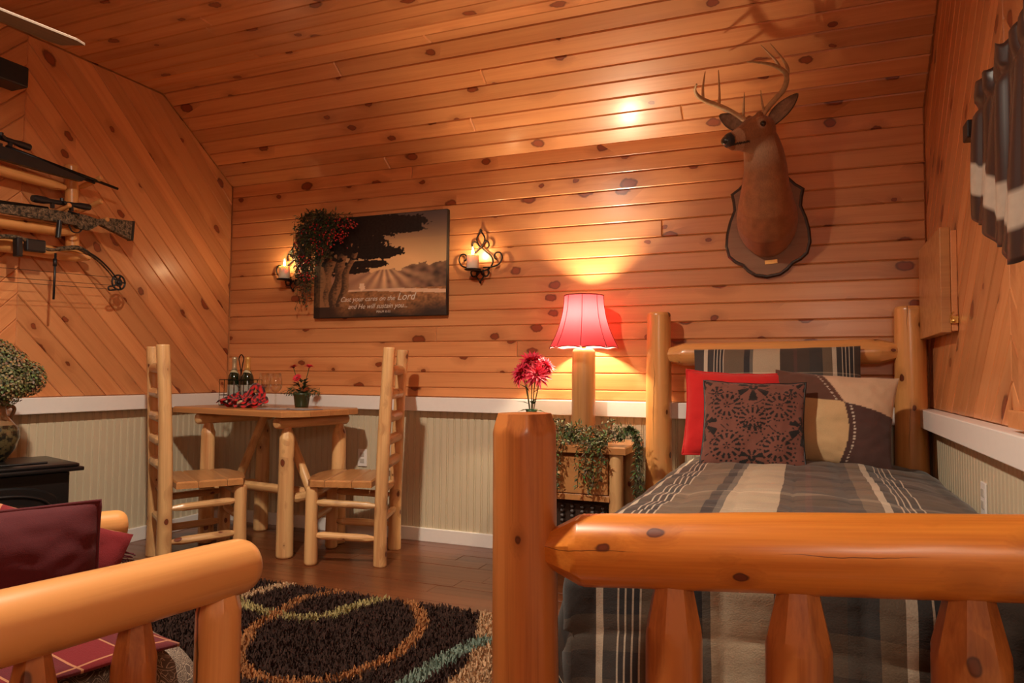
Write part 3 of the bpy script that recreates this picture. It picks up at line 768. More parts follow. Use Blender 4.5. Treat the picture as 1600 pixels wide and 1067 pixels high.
# ivy garland around the lamp foot, hanging over the drawer
gl = thing('leaf_garland', 'green leafy garland lying round the lamp foot and over the nightstand', 'garland', (2.80, -0.45, 0.705))
b = MB(); st = MB()
gc = (0.10, 0.125, 0.045)
strands = []
for i in range(40):
    x = RND.uniform(-0.30, 0.26); y = RND.uniform(-0.02, 0.14)
    strands.append([(x, y, 0.01), (x + RND.uniform(-.06, .06), y - 0.03, RND.uniform(0.03, 0.10)), (x + RND.uniform(-.12, .12), y - RND.uniform(0, .05), RND.uniform(0.0, 0.14))])
for i in range(26):
    x = RND.uniform(-0.30, 0.20); l = RND.uniform(0.08, 0.20) * (1.2 if abs(x) < 0.15 else 0.8)
    strands.append([(x, 0.0, 0.015), (x + 0.01, -0.07, 0.02), (x + RND.uniform(-.03, .03), -0.085, -l * .5), (x + RND.uniform(-.05, .05), -0.075, -l)])
for i in range(16):
    l = RND.uniform(0.15, 0.38)
    strands.append([(0.22, 0.02, 0.03), (0.30, -0.02, 0.09), (0.35 + RND.uniform(-.02, .02), -0.05, 0.0), (0.345 + RND.uniform(-.025, .03), -0.055, -l)])
for s_ in strands:
    c = spline(s_, 4); st.tube(c, 0.0015, 4, (0.06, 0.05, 0.02))
    for p, q in zip(c, c[1:]): leafy(b, p, q, 3, 0.030, 0.011, gc, spread=1.0)
g_ = b.build('foliage', M['leafm'], gl, cols=True); g_['kind'] = 'stuff'
st.build('stem', M['leafm'], gl, cols=True)

# ------------------------------------------------------------------ log chairs
def make_chair(label, loc, rz, source=None):
    if source:
        r = source.copy(); COL.objects.link(r); r['label'] = label; r.location = loc; r.rotation_euler = (0, 0, rz)
        for ch in source.children:
            c = ch.copy(); COL.objects.link(c); c.parent = r
        return r
    t = thing('dining_chair', label, 'chair', loc, rz, 'log dining chairs at the corner table')
    # local frame: chair faces +Y, origin at floor centre; width 0.44, depth 0.42
    wx, yb, yf = 0.20, -0.20, 0.19
    for s in (-1, 1):
        log('back_post', (s * wx, yb, 0), (s * wx, yb - 0.035, 1.215), 0.038, 0.034, t, M['cedar'], seg=24, wob=0.07, rnd=0.2, bow=0.012)
        log('front_leg', (s * wx, yf, 0), (s * wx, yf, 0.435), 0.037, 0.034, t, M['cedar'], seg=22, wob=0.06, rnd=0.5)
        for z, r in ((0.335, 0.021), (0.155, 0.022)):
            log('side_rung', (s * wx, yb + 0.02, z - 0.005), (s * wx, yf - 0.02, z + 0.01), r, r, t, M['cedar'], t0=(0.07, 0.010), t1=(0.05, 0.011), seg=14, wob=0.06)
    log('front_rung', (-wx + .02, yf, 0.25), (wx - .02, yf, 0.25), 0.02, 0.02, t, M['cedar'], t0=(0.05, 0.01), t1=(0.05, 0.01), seg=12)
    log('back_rung', (-wx + .02, yb, 0.25), (wx - .02, yb, 0.25), 0.02, 0.02, t, M['cedar'], t0=(0.05, 0.01), t1=(0.05, 0.01), seg=12)
    for z in (1.09, 0.95, 0.82, 0.69, 0.56):
        y = yb - 0.035 * z / 1.215
        log('back_slat', (-wx + 0.015, y, z), (wx - 0.015, y, z), 0.030, 0.030, t, M['cedar'], t0=(0.06, 0.012), t1=(0.06, 0.012), seg=16, oval=1.0, wob=0.06)
    for z in (0.40,):
        log('seat_rail', (-wx, yf - .02, z), (wx, yf - .02, z), 0.024, 0.024, t, M['cedar'], t0=(0.05, 0.012), t1=(0.05, 0.012), seg=12)
        log('seat_rail', (-wx, yb + .02, z), (wx, yb + .02, z), 0.024, 0.024, t, M['cedar'], t0=(0.05, 0.012), t1=(0.05, 0.012), seg=12)
    # seat boards run side to side, live front edge
    for i, (ya, y2) in enumerate(((yb + 0.045, -0.045), (-0.043, 0.105), (0.107, yf + 0.055))):
        n = 8; out = [(-0.245, ya), (0.245, ya)]
        if i < 2: out += [(0.245, y2), (-0.245, y2)]
        else: out += [(0.245 - 0.49 * k / n, y2 - 0.9 * (0.245 - 0.49 * k / n) ** 2 + 0.004 * sin(k * 3)) for k in range(n + 1)]
        board('seat_board', t, M['cedar_plank'], out, 0.437, 0.475, 0.008)
    return t
ch1 = make_chair('tall rustic log chair at the left side of the corner table', (0.680, -0.92, 0), radians(-34))
ch2 = make_chair('tall rustic log chair at the right side of the corner table', (1.475, -0.52, 0), radians(110), ch1)

# ------------------------------------------------------------------ table
TZ = 0.85
tb = thing('dining_table', 'small rustic log dining table with plank top in the corner', 'table', (0.80, -0.44, 0), radians(-8))
def tl(n_, a, b_, r, **k): return log(n_, a, b_, r, r * .95, tb, M['cedar'], **k)
for i in range(4):
    ya = -0.33 + i * 0.16; out = []
    xa, xb = -0.56, 0.50
    cut = 0.07
    ys = (ya + 0.001, ya + 0.159)
    out = [(xa + (0.02 if i in (0, 3) else 0), ys[0]), (xb - (cut if i == 0 else 0), ys[0]), (xb - (cut * .3 if i == 0 else 0), (ys[0] + ys[1]) / 2), (xb - (cut if i == 3 else 0), ys[1]), (xa + (0.03 if i == 3 else 0), ys[1])]
    board('tabletop_board', tb, M['cedar_plank'], out, TZ - 0.036, TZ, 0.008)
for sx in (-0.34, 0.36):
    log('apron_log', (sx, -0.30, TZ - 0.072), (sx, 0.28, TZ - 0.072), 0.035, 0.034, tb, M['cedar'], seg=18, wob=0.05, rnd=0.5)
    for sy in (-0.215, 0.215):
        log('leg', (sx, sy, 0), (sx, sy, TZ - 0.10), 0.048, 0.042, tb, M['cedar'], seg=24, wob=0.05, t1=(0.07, 0.022))
    log('stretcher', (sx, -0.18, 0.33), (sx, 0.18, 0.33), 0.030, 0.028, tb, M['cedar'], seg=14, t0=(0.05, 0.012), t1=(0.05, 0.012))
    log('brace', (sx * 0.93, 0.0, 0.36), (sx * 0.22, 0.0, TZ - 0.045), 0.028, 0.026, tb, M['cedar'], seg=16)
log('stretcher', (-0.32, 0, 0.34), (0.34, 0, 0.34), 0.030, 0.030, tb, M['cedar'], seg=16, t0=(0.06, 0.012), t1=(0.06, 0.012))

# ------------------------------------------------------------------ things on the table
def bottle(x, y, foil, label, rz):
    t = thing('wine_bottle', label, 'bottle', (x, y, TZ + 0.012), rz, 'bottles in the wire caddy')
    b = MB(); b.lathe([(0.034, 0), (0.040, 0.006), (0.041, 0.03), (0.041, 0.155), (0.036, 0.185), (0.020, 0.215), (0.0145, 0.24), (0.014, 0.295)], 24)
    b.build('glass_body', plain('dark_green_glass', (0.008, 0.016, 0.006), 0.08, noise_amt=0, coat=0.6), t, smooth=True)
    b = MB(); b.lathe([(0.0205, 0.214), (0.0155, 0.242), (0.0155, 0.285), (0.0175, 0.29), (0.0165, 0.305), (0.010, 0.309)], 20)
    b.build('foil', plain('bottle_foil', foil, 0.35, 0.6, bump=0.3, nscale=90), t, smooth=True)
    b = MB(); n = 14; vs = [(0.0418 * sin(a), -0.0418 * cos(a), z) for z in (0.055, 0.125) for a in [(-1.1 + 2.2 * k / n) for k in range(n + 1)]]
    b.add(vs, [(k, k + 1, n + 2 + k, n + 1 + k) for k in range(n)])
    b.build('paper_label', plain('bottle_label', (0.36, 0.34, 0.28), 0.7, noise_amt=0.3, nscale=120), t)
    b = MB(); vs = [(0.0212 * sin(a), -0.0212 * cos(a), z + 0.008 * cos(a * 1.4)) for z in (0.198, 0.214) for a in [(-1.1 + 2.2 * k / n) for k in range(n + 1)]]
    vs = [(v[0] * (1.62 if i <= n else 1.05), v[1] * (1.62 if i <= n else 1.05), v[2]) for i, v in enumerate(vs)]
    b.add(vs, [(k, k + 1, n + 2 + k, n + 1 + k) for k in range(n)])
    b.build('neck_label', plain('neck_label', (0.5, 0.42, 0.25), 0.5), t)
bottle(0.437, -0.40, (0.55, 0.46, 0.30), 'dark bottle with silver collar at left in the wire caddy', 0.5)
bottle(0.548, -0.40, (0.80, 0.48, 0.14), 'dark bottle with shiny gold foil neck at right in the wire caddy', 0.3)
wc = thing('wire_caddy', 'black wire bottle caddy with loop handle on the corner table', 'caddy', (0.4925, -0.40, TZ))
b = MB()
for z in (0.004, 0.07, 0.17): b.tube([(-0.12, -0.062, z), (0.12, -0.062, z), (0.12, 0.062, z), (-0.12, 0.062, z), (-0.12, -0.062, z)], 0.0028, 6)
for k in range(7):
    x = -0.12 + 0.04 * k
    for y_ in (-0.062, 0.062): b.tube([(x, y_, 0.004), (x, y_, 0.17)], 0.0018, 5)
    b.tube([(x, -0.062, 0.004), (x, 0.062, 0.004)], 0.0018, 5)
for y_ in (-0.02, 0.02):
    for x in (-0.12, 0.12): b.tube([(x, y_, 0.004), (x, y_, 0.17)], 0.0018, 5)
b.build('basket_frame', M['iron'], wc)
b = MB(); b.tube(spline([(0, 0.0, 0.004), (0, 0.0, 0.2), (-0.012, 0, 0.27), (-0.02, 0, 0.31), (0, 0, 0.335), (0.02, 0, 0.31), (0.012, 0, 0.27), (0, 0, 0.2)], 5), 0.0035, 6); b.build('handle', M['iron'], wc)
t = NT('clear_glass'); lw = t.n('ShaderNodeLayerWeight', {'Blend': 0.35}); gl_ = t.n('ShaderNodeBsdfGlossy', {0: (1, 1, 1), 'Roughness': 0.03}); tr = t.n('ShaderNodeBsdfTransparent', {0: (.97, .97, .95)})
ms = t.n('ShaderNodeMixShader', {0: t.math('MULTIPLY_ADD', lw.outputs['Facing'], 0.45, 0.05), 1: tr.outputs[0], 2: gl_.outputs[0]})
t.t.links.new(ms.outputs[0], t.t.nodes['Material Output'].inputs[0]); M['glass'] = t.m
def wineglass(x, y, label):
    t = thing('wine_glass', label, 'glass', (x, y, TZ), 0, 'wine glasses on the corner table')
    b = MB(); b.lathe([(0.033, 0.0), (0.033, 0.002), (0.008, 0.006), (0.004, 0.012), (0.004, 0.085), (0.008, 0.095)], 20); b.build('stem', M['glass'], t, smooth=True)
    pr_ = [(0.006, 0.093), (0.022, 0.101), (0.035, 0.12), (0.040, 0.145), (0.037, 0.18), (0.031, 0.215)]
    b = MB(); b.lathe(pr_ + [(r - 0.0016, z) for r, z in pr_[::-1]], 24, cap=False); b.build('bowl', M['glass'], t, smooth=True)
wineglass(0.745, -0.46, 'empty wine glass, the left of the pair behind the red bow')
wineglass(0.865, -0.50, 'empty wine glass, the right of the pair beside the potted flowers')
# potted gerberas
pp = thing('potted_gerbera', 'small green pot of red gerbera flowers on the corner table', 'potted plant', (0.955, -0.36, TZ))
b = MB(); b.lathe([(0.040, 0), (0.043, 0.01), (0.052, 0.075), (0.057, 0.078), (0.057, 0.092), (0.050, 0.092), (0.047, 0.08)], 24); b.build('pot', plain('green_glazed_pot', (0.028, 0.045, 0.018), 0.35, coat=0.4), pp, smooth=True)
b = MB()
for i in range(46):
    a = RND.uniform(0, 2 * pi); z = RND.uniform(0.08, 0.17); b.leaf((0.02 * cos(a), 0.02 * sin(a), z), (cos(a), sin(a), RND.uniform(-.1, .9)), (0, 0, 1), RND.uniform(.03, .06), .026, (0.03, 0.055 * RND.uniform(.6, 1.4), 0.02))
for sx in (-1, 1):
    for i in range(9):
        a = (0 if sx > 0 else pi) + RND.uniform(-.6, .6); p0 = Vector((0.04 * cos(a), 0.04 * sin(a), 0.09)); p1 = p0 + Vector((cos(a) * RND.uniform(.06, .12), sin(a) * .05, RND.uniform(-.03, .04)))
        b.tube([p0, p0.lerp(p1, .5) + Vector((0, 0, .02)), p1], 0.001, 4, (.04, .06, .02)); leafy(b, p0.lerp(p1, .3), p1, 8, .022, .006, (0.05, 0.075, 0.03))
fl_ = [((-0.070, 0, 0.255), (-0.3, -0.1, 1)), ((0.052, 0, 0.258), (0.2, -0.1, 1)), ((0.0, -0.05, 0.185), (0, -0.75, 0.6))]
for c, d in fl_: b.tube(spline([(0, 0, 0.09), (c[0] * .6, c[1] * .5, c[2] * .7), Vector(c) - Vector((0, 0, 0.006))], 4), 0.0025, 5, (0.03, 0.06, 0.02))
b.build('foliage', M['leafm'], pp, cols=True)
for c, d in fl_:
    b = MB(); D = Vector(d).normalized(); U = D.orthogonal().normalized(); V = D.cross(U)
    for ring, (q, L) in enumerate(((80, .038), (60, .030))):
        for k in range(14):
            a = 2 * pi * k / 14 + ring * .2; q2 = radians(q + RND.uniform(-6, 6)); dd = D * cos(q2) + (U * cos(a) + V * sin(a)) * sin(q2)
            b.leaf(Vector(c), dd, D, L, 0.012, (0.62, 0.02, 0.04), fold=.1)
    b.ball(c, 0.008, 8, 5, (0.10, 0.02, 0.01)); b.build('bloom', M['leafm'], pp, cols=True)
# red and black buffalo-check bow on the table
bow = thing('ribbon_bow', 'crumpled red and black check ribbon bow in front of the bottles', 'bow', (0.665, -0.56, TZ))
def ribbon(pts, w, name):
    P = spline(pts, 8); vs = []; cols = []; fs = []; m = 5
    for i, p in enumerate(P):
        tg = (P[min(i + 1, len(P) - 1)] - P[max(0, i - 1)]).normalized(); sd = tg.cross(Vector((0.2, -0.5, 1))).normalized()
        for k in range(m + 1):
            f = k / m - .5; vs.append(p + sd * w * f + Vector((0, 0, 0.006 * sin(i * 1.1 + k))))
            cols.append((0.62, 0.012, 0.012) if ((i // 3) + (k // 2)) % 2 else (0.02, 0.008, 0.01))
    for i in range(len(P) - 1):
        for k in range(m): fs.append((i * (m + 1) + k, i * (m + 1) + k + 1, (i + 1) * (m + 1) + k + 1, (i + 1) * (m + 1) + k))
    o = mesh_obj(name, vs, fs, M['vcloth'], bow, smooth=True, cols=cols); o.modifiers.new('t', 'SOLIDIFY').thickness = 0.0015
for (a, l, h) in ((2.9, .15, .05), (3.5, .17, .04), (0.1, .16, .05), (0.45, .13, .12), (-0.5, .13, .04), (2.3, .11, .07), (1.2, .10, .07), (4.3, .10, .04), (5.2, .11, .05)):
    dx, dy = cos(a), sin(a); q = 0.035
    ribbon([(0, 0, .02), (dx * l * .5 - dy * q, dy * l * .4 + dx * q, .02 + h), (dx * l, dy * l * .6, .015 + h * .5), (dx * l * .55 + dy * q, dy * l * .4 - dx * q, .014), (0, 0, .025)], 0.045, 'loop')
b = MB(); b.box(-0.018, 0.022, -0.050, -0.036, 0.01, 0.055, 0.006); b.build('gift_tag', plain('cream_tag', (.65, .5, .3), .7), bow, rot=(0.2, 0, .3))
# menu cards
for (x, y, r, lb) in ((0.985, -0.62, 0.15, 'grey printed card lying flat at the left of the table front'), (1.15, -0.60, -0.2, 'grey printed card lying flat at the right of the table front')):
    t = thing('menu_card', lb, 'card', (x, y, TZ), r, 'printed cards on the table')
    b = MB(); b.box(-0.10, 0.10, -0.07, 0.07, 0.0005, 0.004); b.build('sheet', plain('printed_card', (.16, .16, .18), .45, noise_amt=.5, nscale=35, coat=.2), t)
    b = MB(); b.box(-0.085, 0.085, -0.055, 0.055, 0.004, 0.0048); b.build('print_block', plain('card_print', (.42, .38, .36), .4, noise_amt=.4, nscale=60), t)

# ------------------------------------------------------------------ canvas picture
PX0, PX1, PZ0, PZ1 = 0.782, 1.812, 1.445, 2.130
cv = thing('canvas_picture', 'unframed canvas picture of a cypress tree, sun rays and white script', 'picture', ((PX0 + PX1) / 2, -0.002, (PZ0 + PZ1) / 2))
pw, ph = (PX1 - PX0) / 2, (PZ1 - PZ0) / 2
b = MB(); b.box(-pw, pw, -0.036, 0, -ph, ph, 0.004); b.build('stretcher_frame', plain('canvas_edge', (0.02, 0.016, 0.014), .7), cv)
def paint(u, v):
    """u right, v up"""
    n1 = noise.noise(Vector((u * 6, v * 6, 0))); n2 = noise.noise(Vector((u * 22, v * 22, 3))); n3 = noise.noise(Vector((u * 60, v * 60, 5)))
    gx, gy = u - 0.62, v - 0.42
    g = exp(-(gx * gx * 6 + gy * gy * 8))
    c = Vector((0.12, 0.07, 0.06)).lerp(Vector((1.0, 0.60, 0.27)), min(1, g * 1.25 + 0.02))
    if v > 0.75: c = c.lerp(Vector((0.08, 0.065, 0.07)), min(1, (v - 0.72) * 2.2 * (0.5 + u)))
    # distant trees
    tl_ = 0.43 + 0.12 * max(0, u - 0.45) + 0.05 * n1 + 0.035 * n2
    if u > 0.80: tl_ += 0.03
    if 0.27 < v < tl_:
        k = min(1, (u - 0.3) * 1.5); c = Vector((0.42, 0.21, 0.12)).lerp(Vector((0.055, 0.028, 0.02)), max(0, min(1, k * 1.2 - 0.35 + n2 * .5)))
        a = atan2(u - 0.55, 0.52 - v + 1e-3); ray = (0.5 + 0.5 * cos(a * 17)) * exp(-abs(u - 0.56) * 6) * exp(-abs(v - 0.38) * 5)
        c = c.lerp(Vector((0.95, 0.56, 0.28)), min(1, ray * 1.2))
    if v <= 0.27:
        c = Vector((0.46, 0.20, 0.075)) * (0.75 + 0.5 * n2 + .4 * n3)
        c = c.lerp(Vector((0.03, 0.018, 0.014)), min(1, max(0, (0.17 - v) * 6 + n1 * .4)))
        c = c.lerp(Vector((0.04, 0.022, 0.016)), min(1, max(0, (0.27 - u) * 7)))
        if abs(v - (0.265 - max(0, u - .5) * 0.08)) < 0.018: c = c.lerp(Vector((0.95, 0.62, 0.40)), 0.75)
    if hypot((u - 0.38) * 1.5, v - 0.295) < 0.035 + .015 * n3: c = Vector((0.98, 0.66, 0.42))
    # canopy
    cz = 0.0
    for bx, by, rx, ry in ((0.25, 0.90, 0.45, 0.16), (0.62, 0.91, 0.24, 0.085), (0.30, 0.72, 0.27, 0.14), (0.48, 0.63, 0.22, 0.065), (0.42, 0.52, 0.17, 0.04), (0.10, 0.66, 0.17, 0.24), (0.70, 0.84, 0.16, .035), (0.33, .46, .12, .03)):
        q = ((u - bx) / rx) ** 2 + ((v - by) / ry) ** 2 + n2 * .55 + n3 * .35
        if q < 1: cz = 1
    if cz: c = Vector((0.010, 0.007, 0.006)) * (1 + n3 * 1.2)
    # trunks
    for x0, x1, w in ((0.08, 0.20, 0.05), (0.17, 0.32, 0.045), (0.22, 0.42, 0.03), (0.02, 0.06, 0.06)):
        xx = x0 + (x1 - x0) * max(0, (v - 0.12)) ** 1.6 * 1.3 + 0.012 * sin(v * 19 + x0 * 40)
        if 0.10 < v < 0.62 + n2 * .2 and abs(u - xx) < w * (1.2 - v * .7):
            s = (u - xx) / w; c = Vector((0.06, 0.032, 0.02)).lerp(Vector((0.40, 0.19, 0.08)), max(0, min(1, 0.5 + .9 * s + n3 * .7)) * .8)
    if u < .05: c = c * .4
    return (max(0, c.x), max(0, c.y), max(0, c.z))
nu, nv = 220, 150
vs = [((-pw + 0.004) + (2 * pw - 0.008) * i / nu, -0.0365, (-ph + 0.004) + (2 * ph - .008) * j / nv) for j in range(nv + 1) for i in range(nu + 1)]
fs = [(j * (nu + 1) + i, j * (nu + 1) + i + 1, (j + 1) * (nu + 1) + i + 1, (j + 1) * (nu + 1) + i) for j in range(nv) for i in range(nu)]
mesh_obj('print', vs, fs, plain('canvas_print', (1, 1, 1), .5, noise_amt=.04, nscale=300, cols=True, coat=.1), cv, cols=[paint(i / nu, j / nv) for j in range(nv + 1) for i in range(nu + 1)])
M['script'] = plain('white_script', (.75, .66, .56), .6, noise_amt=.02)
def text(body, parent, mat, size, loc, rot=(pi / 2, 0, 0), shear=0.35, ext=0.0003, name='lettering', align='CENTER'):
    cu = bpy.data.curves.new(name, 'FONT'); cu.body = body; cu.size = size; cu.shear = shear; cu.extrude = ext; cu.align_x = align
    o = bpy.data.objects.new(name, cu); COL.objects.link(o)
    dg = bpy.context.evaluated_depsgraph_get(); me = bpy.data.meshes.new_from_object(o.evaluated_get(dg)); bpy.data.objects.remove(o)
    me.materials.clear(); return mesh_link(name, me, mat, parent, loc=loc, rot=rot)
text('Cast your cares on the', cv, M['script'], 0.046, (-0.08, -0.0375, -0.235))
text('Lord', cv, M['script'], 0.068, (0.218, -0.0375, -0.235))
text('and He will sustain you...', cv, M['script'], 0.046, (0.0, -0.0375, -0.285))
text('PSALM 55:22', cv, M['script'], 0.020, (0.05, -0.0375, -0.315), shear=0)

# berry and leaf swag over the picture corner
sw = thing('berry_swag', 'hanging swag of green leaves and red berries over the picture corner', 'swag', (0.80, -0.045, 2.05))
b = MB(); sb = MB(); rb = MB()
core = []
for i in range(95):
    u = RND.random(); x0 = RND.uniform(-0.11, 0.16); z0 = RND.uniform(-0.10, 0.10)
    l = RND.uniform(0.10, 0.30) * (1.0 if x0 < 0.05 else .6)
    if x0 < 0.0: l *= 1.5
    core.append([(x0, -0.005, z0), (x0 + RND.uniform(-.03, .06), -0.05 - RND.random() * .04, z0 + RND.uniform(-.01, .03)), (x0 + RND.uniform(-.05, .05) - .01, -.06, z0 - l * .6), (x0 + RND.uniform(-.05, .04) - .02, -.035, z0 - l)])
for i in range(16):
    x0 = RND.uniform(-0.11, -0.02); l = RND.uniform(.35, .56); core.append([(x0, -.01, 0), (x0, -.05, -.1), (x0 + RND.uniform(-.02, .04), -.04, -l * .6), (x0 + RND.uniform(-.03, .03), -.025, -l)])
for i in range(26):
    z0 = RND.uniform(-.02, .07); core.append([(0.0, -.02, z0), (.12, -.06, z0 + .02), (RND.uniform(.16, .34), -.055, z0 + RND.uniform(-.06, .02))])
for i in range(18):
    x0 = RND.uniform(-.06, .14); core.append([(x0, -.01, .02), (x0 - .01, -.04, .09), (x0 + RND.uniform(-.05, .05), -.03, RND.uniform(.10, .15))])
for s_ in core:
    c = spline(s_, 3); sb.tube(c, .0014, 4, (.05, .035, .02))
    g = RND.random()
    for p, q in zip(c, c[1:]): leafy(b, p, q, 3, .034, .011, (.10, .085, .03) if g > .4 else (.05, .06, .025))
clusters = [(0.02, .02), (.08, .0), (.14, .03), (.20, -.03), (.25, .03), (.30, .01), (.24, -.08), (.05, -.09), (.10, -.15), (-.02, -.22), (-.08, -.30), (-.05, -.20), (-.10, -.08), (.17, -.10), (.0, -.33), (.28, -.06), (-.05, -.02), (.12, -.05), (.34, .0)]
for cx, cz in clusters:
    for k in range(15):
        rb.ball((cx + RND.gauss(0, .021), -.065 + RND.uniform(-.03, .02), cz + RND.gauss(0, .021)), RND.uniform(.005, .0075), 6, 4, (.42 * RND.uniform(.5, 1.2), .014, .012))
g_ = b.build('foliage', M['leafm'], sw, cols=True); g_['kind'] = 'stuff'
sb.build('stem', M['leafm'], sw, cols=True)
g_ = rb.build('berry_cluster', plain('red_berry', (1, 1, 1), .25, cols=True, coat=.4), sw, smooth=True, cols=True); g_['kind'] = 'stuff'

# ------------------------------------------------------------------ iron candle sconces
def scroll(c, r0, r1, a0, a1, y=-0.02, n=22):
    return [(c[0] + (r0 + (r1 - r0) * k / n) * cos(a0 + (a1 - a0) * k / n), y, c[1] + (r0 + (r1 - r0) * k / n) * sin(a0 + (a1 - a0) * k / n)) for k in range(n + 1)]
t = NT('candle_wax'); t.out(Base_Color=(0.92, 0.80, 0.62), Roughness=0.5, Subsurface_Weight=0.5, Subsurface_Radius=(0.03, 0.02, 0.01), Subsurface_Scale=1.0); M['wax'] = t.m
t = NT('candle_flame'); t.out(Base_Color=(1, .7, .3), Emission_Color=(1.0, 0.68, 0.34), Emission_Strength=560.0); M['flame'] = t.m
def sconce(x, z, label, mx, base=None):
    if base:
        src, c_src = base
        r = src.copy(); COL.objects.link(r); r.location = (x, -0.006, z); r['label'] = label
        for ch in src.children:
            c = ch.copy(); COL.objects.link(c); c.parent = r
        r2 = c_src.copy(); COL.objects.link(r2); r2.location = (x - 0.018, -0.095, z - 0.094); r2['label'] = label.replace('scrolled black iron candle sconce', 'lit cream pillar candle on the sconce')
        for ch in c_src.children:
            c = ch.copy(); COL.objects.link(c); c.parent = r2
    else:
        r = thing('wall_sconce', label, 'sconce', (x, -0.006, z), 0, 'iron wall sconces beside the picture')
        b = MB(); R = 0.0052
        for s in (-1, 1):
            def mir(p): return [(s * a, y, c) for a, y, c in p]
            # central teardrop loop
            b.tube(mir(spline([(0, -.012, .052), (.022, -.012, .085), (.026, -.012, .115), (0, -.012, .158)], 7)), R, 7)
            # body: from crossing down, bulge, to bottom centre
            b.tube(mir(spline([(0, -.012, .06), (.03, -.012, .03), (.072, -.012, -.005), (.085, -.012, -.045), (.055, -.012, -.085), (.0, -.012, -.10)], 7)), R, 7)
            # top small curls
            b.tube(mir(spline([(0.004, -.014, .055), (.03, -.016, .088), (.052, -.016, .085), (.058, -.016, .06), (.045, -.016, .045)], 6)), R, 7)
            # side curls
            b.tube(mir(spline([(.02, -.014, -.075), (.07, -.016, -.075), (.125, -.016, -.06), (.148, -.016, -.022), (.135, -.016, .012), (.105, -.016, .012), (.095, -.016, -.015), (.112, -.016, -.028)], 6)), R, 7)
            # bottom curls
            b.tube(mir(spline([(.0, -.014, -.095), (.022, -.02, -.125), (.05, -.02, -.13), (.062, -.02, -.105), (.052, -.02, -.092)], 6)), R, 7)
            b.tube(mir(spline([(.018, -.014, -.09), (.024, -.018, -.13), (.0, -.018, -.165)], 6)), R * .9, 7)
        b.ball((0, -.012, .160), .010, 10, 7); b.ball((0, -.012, -.168), .008, 8, 6)
        b.build('scrollwork', M['iron'], r, smooth=True)
        b = MB(); b.tube([(-.018, -.012, -.100), (-.018, -.09, -.100)], .006, 8); b.lathe([(.012, -.104), (.050, -.100), (.052, -.094), (.046, -.096), (.010, -.098)], 24, c=(-.018, -.089, 0)); b.build('candle_cup', M['iron'], r, smooth=True)
        r2 = thing('pillar_candle', label.replace('scrolled black iron candle sconce', 'lit cream pillar candle on the sconce'), 'candle', (x - 0.018, -0.095, z - 0.094), 0, 'lit pillar candles')
        b = MB(); b.lathe([(.036, 0), (.038, .002), (.038, .083), (.035, .088), (.026, .086), (.004, .082)], 28); b.build('wax', M['wax'], r2, smooth=True)
        b = MB(); b.tube([(0, 0, .082), (.001, 0, .096)], .0014, 6); b.build('wick', M['black'], r2)
        b = MB(); b.lathe([(.001, .090), (.0062, .098), (.0070, .106), (.0045, .122), (.0006, .140)], 12); b.build('flame', M['flame'], r2, smooth=True)
    return r, r2
s0 = sconce(2.040, 1.815, 'scrolled black iron candle sconce right of the picture', 1)
sconce(0.590, 1.815, 'scrolled black iron candle sconce left of the picture, behind the swag', 1, s0)

# ------------------------------------------------------------------ deer trophy
outline = [(3.745, 2.20), (3.80, 2.165), (3.856, 2.145), (3.893, 2.105), (3.935, 2.075), (3.926, 2.03), (3.921, 1.984), (3.945, 1.92), (3.961, 1.852), (3.966, 1.785), (3.950, 1.724), (3.915, 1.69), (3.876, 1.671), (3.850, 1.64), (3.810, 1.612), (3.743, 1.600)]
xs_ = 3.745
pts = [(x - xs_, z - 1.90) for x, z in outline]; full = pts + [(-x, z) for x, z in pts[::-1][1:-1]]
sh = thing('trophy_shield', 'dark-edged wooden shield plaque behind the deer head', 'plaque', (xs_, 0.0, 1.90))
b = MB(); b.prism([(x * 1.0, z * 1.0) for x, z in full[::-1]], 0.0, -0.022, 0.007, axis='y'); b.build('shield_edge', plain('dark_shield_edge', (0.022, 0.010, 0.007), 0.3, coat=.4), sh, angle=30)
b = MB(); b.prism(inset([(x, z) for x, z in full[::-1]], 0.016), -0.018, -0.026, 0.002, axis='y'); b.build('face_board', M['shieldwood'], sh, angle=30)
b = MB(); b.box(-0.028, 0.036, -0.030, -0.026, -0.225, -0.203, 0.001); pl_ = b.build('brass_plate', plain('brass_plate', (0.85, 0.50, 0.16), 0.3, 0.6, noise_amt=.1), sh)
pl_.rotation_euler = (0, radians(-4), 0)

def loft(bm, spine, seg=20):
    """spine: (point, up hint, half width, half height, squareness)"""
    rings = []
    P = [Vector(s[0]) for s in spine]
    for i, s in enumerate(spine):
        tg = (P[min(i + 1, len(P) - 1)] - P[max(i - 1, 0)]).normalized()
        u = Vector(s[1]); u = (u - tg * u.dot(tg)).normalized(); r = tg.cross(u)
        ring = []
        for k in range(seg):
            a = 2 * pi * k / seg; ca, sa = cos(a), sin(a)
            ring.append(bm.verts.new(P[i] + r * s[2] * ca + u * s[3] * sa))
        rings.append(ring)
    for a, b_ in zip(rings, rings[1:]):
        for k in range(seg): bm.faces.new((a[k], a[(k + 1) % seg], b_[(k + 1) % seg], b_[k]))
    bm.faces.new(rings[0][::-1]); bm.faces.new(rings[-1])
deer = thing('deer_head', 'taxidermy whitetail buck head with tall antlers, turned left, on the wall', 'deer head', (3.745, -0.02, 1.90))
DO = Vector((3.745, -0.026, 1.90))
def D(x, y, z): return Vector((x, y, z)) - DO
HC = Vector((3.712, -0.385, 2.285))                    # skull centre
HF = Vector((-0.62, -0.72, -0.27)).normalized()         # where the muzzle points
HR = HF.cross(Vector((0, 0, 1))).normalized() * -1      # deer's left, towards +X
HU = HF.cross(HR) * -1
if HU.z < 0: HU = -HU
def hp(f, r, u): return HC + HF * f + HR * r + HU * u - DO
bm = bmesh.new()
